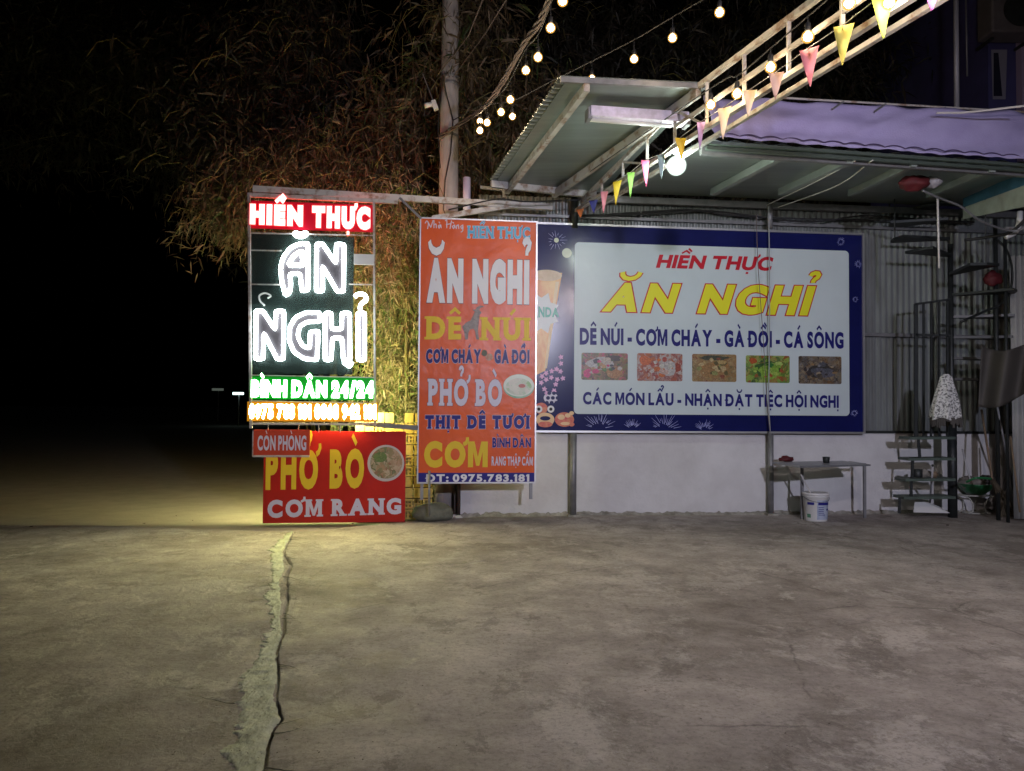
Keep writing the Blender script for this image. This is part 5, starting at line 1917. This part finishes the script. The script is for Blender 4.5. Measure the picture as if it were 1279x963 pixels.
# bits of red
rl = empty('red_lantern', D(1143, 229, 9.3), 'dark red cloth lantern hanging under the canopy left of the stair', 'lantern')
obj('body', MB().ball(D(1142, 229, 9.3), .16, 20, 12, (1.1, .8, .6), .35, 5), M['redcloth'], rl, smooth=True)
obj('tassel', MB().ball(D(1166, 227, 9.3), .085, 14, 8, (1.1, .8, .8), .5, 8), mat('grey_plastic_bag', (.35, .34, .36), .4), rl, smooth=True)
tag(obj('red_bag', MB().ball(D(1240, 348, 10.6), .12, 16, 10, (1, .6, .9), .5, 15), M['redcloth'], base=D(1240, 348, 10.6), smooth=True), 'dark red bag hung behind the stair handrail', 'bag')
stick(D(1171, 247, 9.4), D(1173, 335, 9.4), .012, M['whitecord'], 'hanging_rope', 'pale straight rope hanging from the canopy left of the stair post', 'cord')
tag(obj('grey_hose', MB().tube(smooth_path([D(1152, 238, 9.3), D(1175, 248, 9.4), D(1200, 258, 9.5), D(1225, 276, 9.6), D(1262, 288, 9.7), D(1285, 284, 9.6)], 40), .014, 8), M['greysteel'], base=D(1152, 238, 9.3), smooth=True),
    'grey hose sagging under the canopy towards the pale curtain', 'hose')
# eave of the house on the right
ev = empty('side_eave', D(1279, 250, 8.6), 'pale green eave with a blue band at the far right under the canopy', 'eave')
def slab(p4, th, m_, nm):
    q = [D(*p) for p in p4]
    return obj(nm, MB().hexa(q + [p + Vector((0, .0, 0)) + Vector((.0, th, 0.0)) for p in q]), m_, ev)
slab(((1207, 258, 10.6), (1300, 224, 9.0), (1300, 253, 9.0), (1207, 272, 10.6)), .08, M['eavegreen'], 'fascia')
slab(((1207, 246, 10.61), (1300, 205, 9.01), (1300, 223.4, 9.01), (1207, 257.4, 10.61)), .08, M['eaveblue'], 'band')
# pale curtain / column at the right edge
cu = empty('side_curtain', G(1285, 640), 'pale grey plastic curtain hanging at the right edge behind the clutter', 'curtain')
mb = MB()
for k in range(61):
    s_ = k / 60
    x = 1263 + 60 * s_
    for y, zz in ((300, 0), (640, 0)):
        p = D(x - (2 if y == 300 else -4) * (1 - s_), y, 10.75)
        p.y += .03 * math.sin(k * .9) + .05 * s_
        if y == 640: p.z = 0.02
        else: p.z = 3.7
        mb.v.append(p)
    if k: mb.f.append((2 * k - 2, 2 * k - 1, 2 * k + 1, 2 * k))
o = obj('cloth', mb, M['pvc'], cu, smooth=True)
sm = o.modifiers.new('t', 'SOLIDIFY')
sm.thickness = .004
obj('curtain_rod', MB().tube([D(1255, 285, 10.7), D(1330, 283, 10.7)], .02, 8), M['whitesteel'], cu)
obj('elbow_pipe', MB().tube(smooth_path([D(1256, 296, 9.9), D(1268, 290, 9.9), D(1273, 278, 9.9), D(1274, 264, 9.9)], 16), .035, 12), M['plasticwhite'], cu, smooth=True)
tag(obj('black_hose', MB().tube(smooth_path([D(1205, 300, 10.3), D(1235, 296, 10.1), D(1262, 290, 9.8), D(1285, 270, 9.6)], 24), .02, 8), M['cable'], base=D(1205, 300, 10.3), smooth=True),
    'thick black hose looped above the spiral stair handrail', 'hose')

# ------------------------------------------------------------------ house at the upper right with an air conditioner
hy = 12.0
hs = empty('side_house', Vector((D(1300, 300, hy).x, hy, 0)), 'dark blue upper storey of the neighbouring house behind the canopy', 'house')
hx0 = D(1234, 60, hy).x
obj('wall', MB().hexa([(hx0, hy, 4.9), (hx0 + 4, hy, 4.9), (hx0 + 4, hy + 4, 4.9), (hx0, hy + 4, 4.9), (hx0, hy, 9), (hx0 + 4, hy, 9), (hx0 + 4, hy + 4, 9), (hx0, hy + 4, 9)]), M['bluepaint'], hs)
obj('corner_pilaster', MB().beam((D(1276, 60, hy).x, hy - .08, 4.95), (D(1276, 60, hy).x, hy - .08, 9), .2, .14), mat('lilac_pilaster', (.3, .25, .42), .7), hs)
fr_ = obj('window', MB().hexa([D(1238, 62, hy - .04), D(1258, 62, hy - .04), D(1258, 62, hy + .02), D(1238, 62, hy + .02), D(1240, 124, hy - .04), D(1256, 124, hy - .04), D(1256, 124, hy + .02), D(1240, 124, hy + .02)]), mat('window_frame_pale', (.22, .22, .3), .5), hs)
obj('pane', MB().hexa([D(1241, 66, hy - .05), D(1247, 66, hy - .05), D(1247, 66, hy - .045), D(1241, 66, hy - .045), D(1241, 120, hy - .05), D(1252, 120, hy - .05), D(1252, 120, hy - .045), D(1241, 120, hy - .045)]), mat('dark_glass', (.02, .02, .04), .1), fr_)
acp = D(1264, 20, hy - .4)
ac = empty('air_conditioner', acp, 'dark air conditioner outdoor unit on the neighbouring house at the top right corner', 'air conditioner')
obj('casing', MB().hexa([acp + Vector(v) for v in ((-.42, -.18, -.33), (.5, -.18, -.33), (.5, .2, -.33), (-.42, .2, -.33), (-.42, -.18, .4), (.5, -.18, .4), (.5, .2, .4), (-.42, .2, .4))]), mat('ac_casing', (.12, .11, .12), .5, var=.3, scale=6), ac, bevel=.03)
obj('fan_grille', MB().tube([acp + Vector((0, -.185, 0)), acp + Vector((0, -.2, 0))], .25, 28), M['darksteel'], ac)
obj('bracket', MB().beam(acp + Vector((-.3, 0, -.34)), acp + Vector((-.3, .4, -.34)), .04, .04), M['darksteel'], ac)
obj('bracket', MB().beam(acp + Vector((.3, 0, -.34)), acp + Vector((.3, .4, -.34)), .04, .04), M['darksteel'], ac)
tag(obj('scaffold_pole', MB().tube([D(1195, 140, 10.2), D(1194, -30, 10.2)], .032, 12), mat('pale_grey_pole', (.3, .3, .34), .5, .2), base=D(1195, 140, 10.2), smooth=True), 'upright pale pole rising above the canvas at the upper right', 'pole')
tag(obj('thin_pole', MB().tube([D(1208, 95, 11), D(1206, -30, 11)], .013, 8), mat('dim_pole', (.12, .12, .14), .5, .2), base=D(1208, 95, 11), smooth=True), 'thin dim pole just right of the upright pale pole', 'pole')

# ------------------------------------------------------------------ bamboo
def strands(n_strand, origin_fn, leaf_len, per, droop=.9, green=.2, jitter=1.0, rng=None):
    """clusters of narrow drooping blades along hanging twigs -> verts (N,3), faces, tone"""
    rng = rng or np.random
    V, T = [], []
    o = origin_fn(n_strand)                                   # (n,3)
    ang = rng.uniform(0, 2 * np.pi, n_strand)
    L = rng.uniform(.25, .9, n_strand)
    dirh = np.stack([np.cos(ang), np.sin(ang), np.zeros(n_strand)], 1)
    tg = rng.uniform(0, 1, n_strand)
    for k in range(per):
        t = rng.uniform(0, 1, n_strand)[:, None]
        base = o + dirh * (t * L[:, None] * .5) + np.stack([np.zeros(n_strand)] * 2 + [-(t[:, 0] ** 1.6) * L * droop], 1)
        base += rng.normal(0, .03, (n_strand, 3))
        la = ang + rng.normal(0, .9, n_strand)
        pitch = rng.normal(-.6, .75, n_strand)
        d = np.stack([np.cos(la) * np.cos(pitch), np.sin(la) * np.cos(pitch), np.sin(pitch)], 1)
        sd = np.cross(d, rng.normal(0, 1, (n_strand, 3)))
        sd /= np.linalg.norm(sd, axis=1, keepdims=True) + 1e-6
        ll = (leaf_len * rng.uniform(.5, 1.25, n_strand))[:, None]
        wd = ll * rng.uniform(.035, .075, n_strand)[:, None]
        mid = base + d * ll * .4
        tip = base + d * ll + np.array([0, 0, -1]) * ll * .15
        V.append(np.stack([base, mid + sd * wd, tip, mid - sd * wd], 1))
        tone = np.where(tg < green, rng.uniform(0, .3, n_strand), rng.uniform(.35, 1.0, n_strand))
        T.append(np.repeat(tone[:, None], 4, 1))
    V = np.concatenate(V).reshape(-1, 3)
    T = np.concatenate(T).reshape(-1)
    return V, T


def foliage(name, V, T, material, parent):
    V = V - np.array(root_loc(parent))
    n_ = len(V) // 4
    me = bpy.data.meshes.new(name)
    me.vertices.add(len(V))
    me.vertices.foreach_set('co', V.astype(np.float32).ravel())
    me.loops.add(n_ * 4)
    me.loops.foreach_set('vertex_index', np.arange(n_ * 4, dtype=np.int32))
    me.polygons.add(n_)
    me.polygons.foreach_set('loop_start', np.arange(0, n_ * 4, 4, dtype=np.int32))
    me.polygons.foreach_set('loop_total', np.full(n_, 4, dtype=np.int32))
    me.update(calc_edges=True)
    a = me.attributes.new('tone', 'FLOAT', 'POINT')
    a.data.foreach_set('value', T.astype(np.float32))
    me.materials.append(material)
    o = link_mesh(name, me, parent)
    tag(o, kind='stuff')
    return o


def bamboo(label, base, height, lean, spread, n_str, green, seed, leaf=.2, zlo=0.2, nculm=7, mt='leaf'):
    rng = np.random.RandomState(seed)
    root = empty('bamboo_clump', base, label, 'bamboo', 'bamboo clumps behind the signs')
    paths = []
    for k in range(nculm):
        b = Vector(base) + Vector((float(np.clip(rng.normal(0, spread * .2), -.5, .5)), rng.normal(0, spread * .2), 0))
        top = b + Vector((lean[0] + rng.normal(0, spread * .6), lean[1] + rng.normal(0, spread * .5), height * rng.uniform(.8, 1.05)))
        mid = b + Vector(((top.x - b.x) * .2, (top.y - b.y) * .2, height * .55))
        pts_ = smooth_path([b, mid, top, top + Vector(((top.x - b.x) * .5 - .3, -.3, -.5))], 24)
        paths.append(pts_)
        obj('culm', MB().tube(pts_, .03, 7, radii=[.035 * (1 - .8 * i / (len(pts_) - 1)) for i in range(len(pts_))]), M['culm'], root, smooth=True)
    allp = np.array([[*p] for pts_ in paths for p in pts_ if p.z > zlo])

    def org(n_):
        i = rng.randint(0, len(allp), n_)
        q = allp[i] + rng.normal(0, 1, (n_, 3)) * np.array([spread * .42, spread * .35, .35])
        q[:, 2] = np.maximum(q[:, 2], zlo + .1)
        return q
    V, T = strands(n_str, org, leaf, 9, green=green, rng=rng)
    foliage('foliage', V, T, M[mt], root)
    mb_ = MB()
    tw = org(420)
    for q in tw:
        a_ = rng.uniform(0, 6.28)
        L_ = rng.uniform(.3, .9)
        q = Vector(q)
        e_ = Vector((math.cos(a_), math.sin(a_), 0))
        mb_.tube([q, q + e_ * L_ * .4 + Vector((0, 0, L_ * .1)), q + e_ * L_ * .8 - Vector((0, 0, L_ * .15)), q + e_ * L_ - Vector((0, 0, L_ * .5))], .005, 3, False)
    tag(obj('twigs', mb_, M['culm'], root), kind='stuff')
    return root


bamboo('dense dry bamboo between the neon sign and the orange sign, greener low down', D(497, 560, 12.0) * 1 + Vector((0, 0, -D(497, 560, 12).z)), 4.6, (0, 0), .55, 4600, .3, 1, .13, mt='leaflit')
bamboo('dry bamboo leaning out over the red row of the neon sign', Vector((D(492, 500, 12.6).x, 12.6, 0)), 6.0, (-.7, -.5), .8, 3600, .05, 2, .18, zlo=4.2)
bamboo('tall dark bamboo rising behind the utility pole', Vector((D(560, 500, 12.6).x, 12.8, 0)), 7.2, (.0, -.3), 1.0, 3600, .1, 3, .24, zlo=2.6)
bamboo('dim bamboo arching high left of the utility pole', Vector((D(420, 500, 13.5).x, 13.5, 0)), 7.5, (-.9, -.6), 1.1, 4200, .2, 4, .26, zlo=4.2, mt='leafshaded')
bamboo('dim bamboo farther back above the left half of the canopy', Vector((D(700, 400, 14).x, 14.5, 0)), 8.5, (.6, 0), 1.5, 4200, .2, 5, .28, zlo=4, mt='leafshaded')
bamboo('faint bamboo farther back above the lavender canvas', Vector((D(930, 400, 15).x, 15.5, 0)), 9, (.6, 0), 1.7, 3600, .3, 6, .3, zlo=4, mt='leafshaded')
bamboo('faint dark bamboo mass at the upper left of the neon sign', Vector((D(410, 400, 22).x, 22, 0)), 11, (-4.6, -.5), 2.0, 3000, .3, 8, .34, zlo=5.5, mt='leafshaded')

# ------------------------------------------------------------------ far lights
for (px, py, Y, wd, m_, lab) in ((297.5, 491.5, 60, 13, 'farlamp', 'small bright tube lamp on a post far down the dark road'), (272, 486.5, 80, 14, 'farlamp2', 'faint lit shop board far down the dark road')):
    p = D(px, py, Y)
    k = Y / FPX
    t = empty('far_lamp', Vector((p.x, p.y, -.05)), lab, 'street lamp')
    obj('tube', MB().beam(p + Vector((-wd * k / 2, 0, 0)), p + Vector((wd * k / 2, 0, 0)), .15, 3 * k), M[m_], t)
    obj('post', MB().tube([Vector((p.x, p.y + .2, -.05)), p + Vector((0, .2, 0))], .06, 8), M['greysteel'], t)

# ------------------------------------------------------------------ added flood lamp and mast, unseen behind the camera
fd = (ADDED_FLOOD_AIM - ADDED_FLOOD_POS).normalized()
fm = empty('added_flood_lamp', Vector((ADDED_FLOOD_POS.x, ADDED_FLOOD_POS.y - .3, 0)), 'added flood lamp on a mast behind the viewer, lighting the yard', 'lamp')
obj('added_mast', MB().tube([Vector((ADDED_FLOOD_POS.x, ADDED_FLOOD_POS.y - .3, 0)), Vector((ADDED_FLOOD_POS.x, ADDED_FLOOD_POS.y - .3, ADDED_FLOOD_POS.z + .2))], .05, 12), M['greysteel'], fm, smooth=True)
obj('housing', MB().beam(ADDED_FLOOD_POS - fd * .25, ADDED_FLOOD_POS - fd * .06, .4, .3), M['darksteel'], fm)  # housing of the added flood lamp
lo = bpy.data.objects.new('added_flood_light', fl)
C.objects.link(lo)
lo.parent = fm
lo.location = ADDED_FLOOD_POS - Vector(fm.location)
lo.rotation_mode = 'QUATERNION'
lo.rotation_quaternion = fd.to_track_quat('-Z', 'Y')
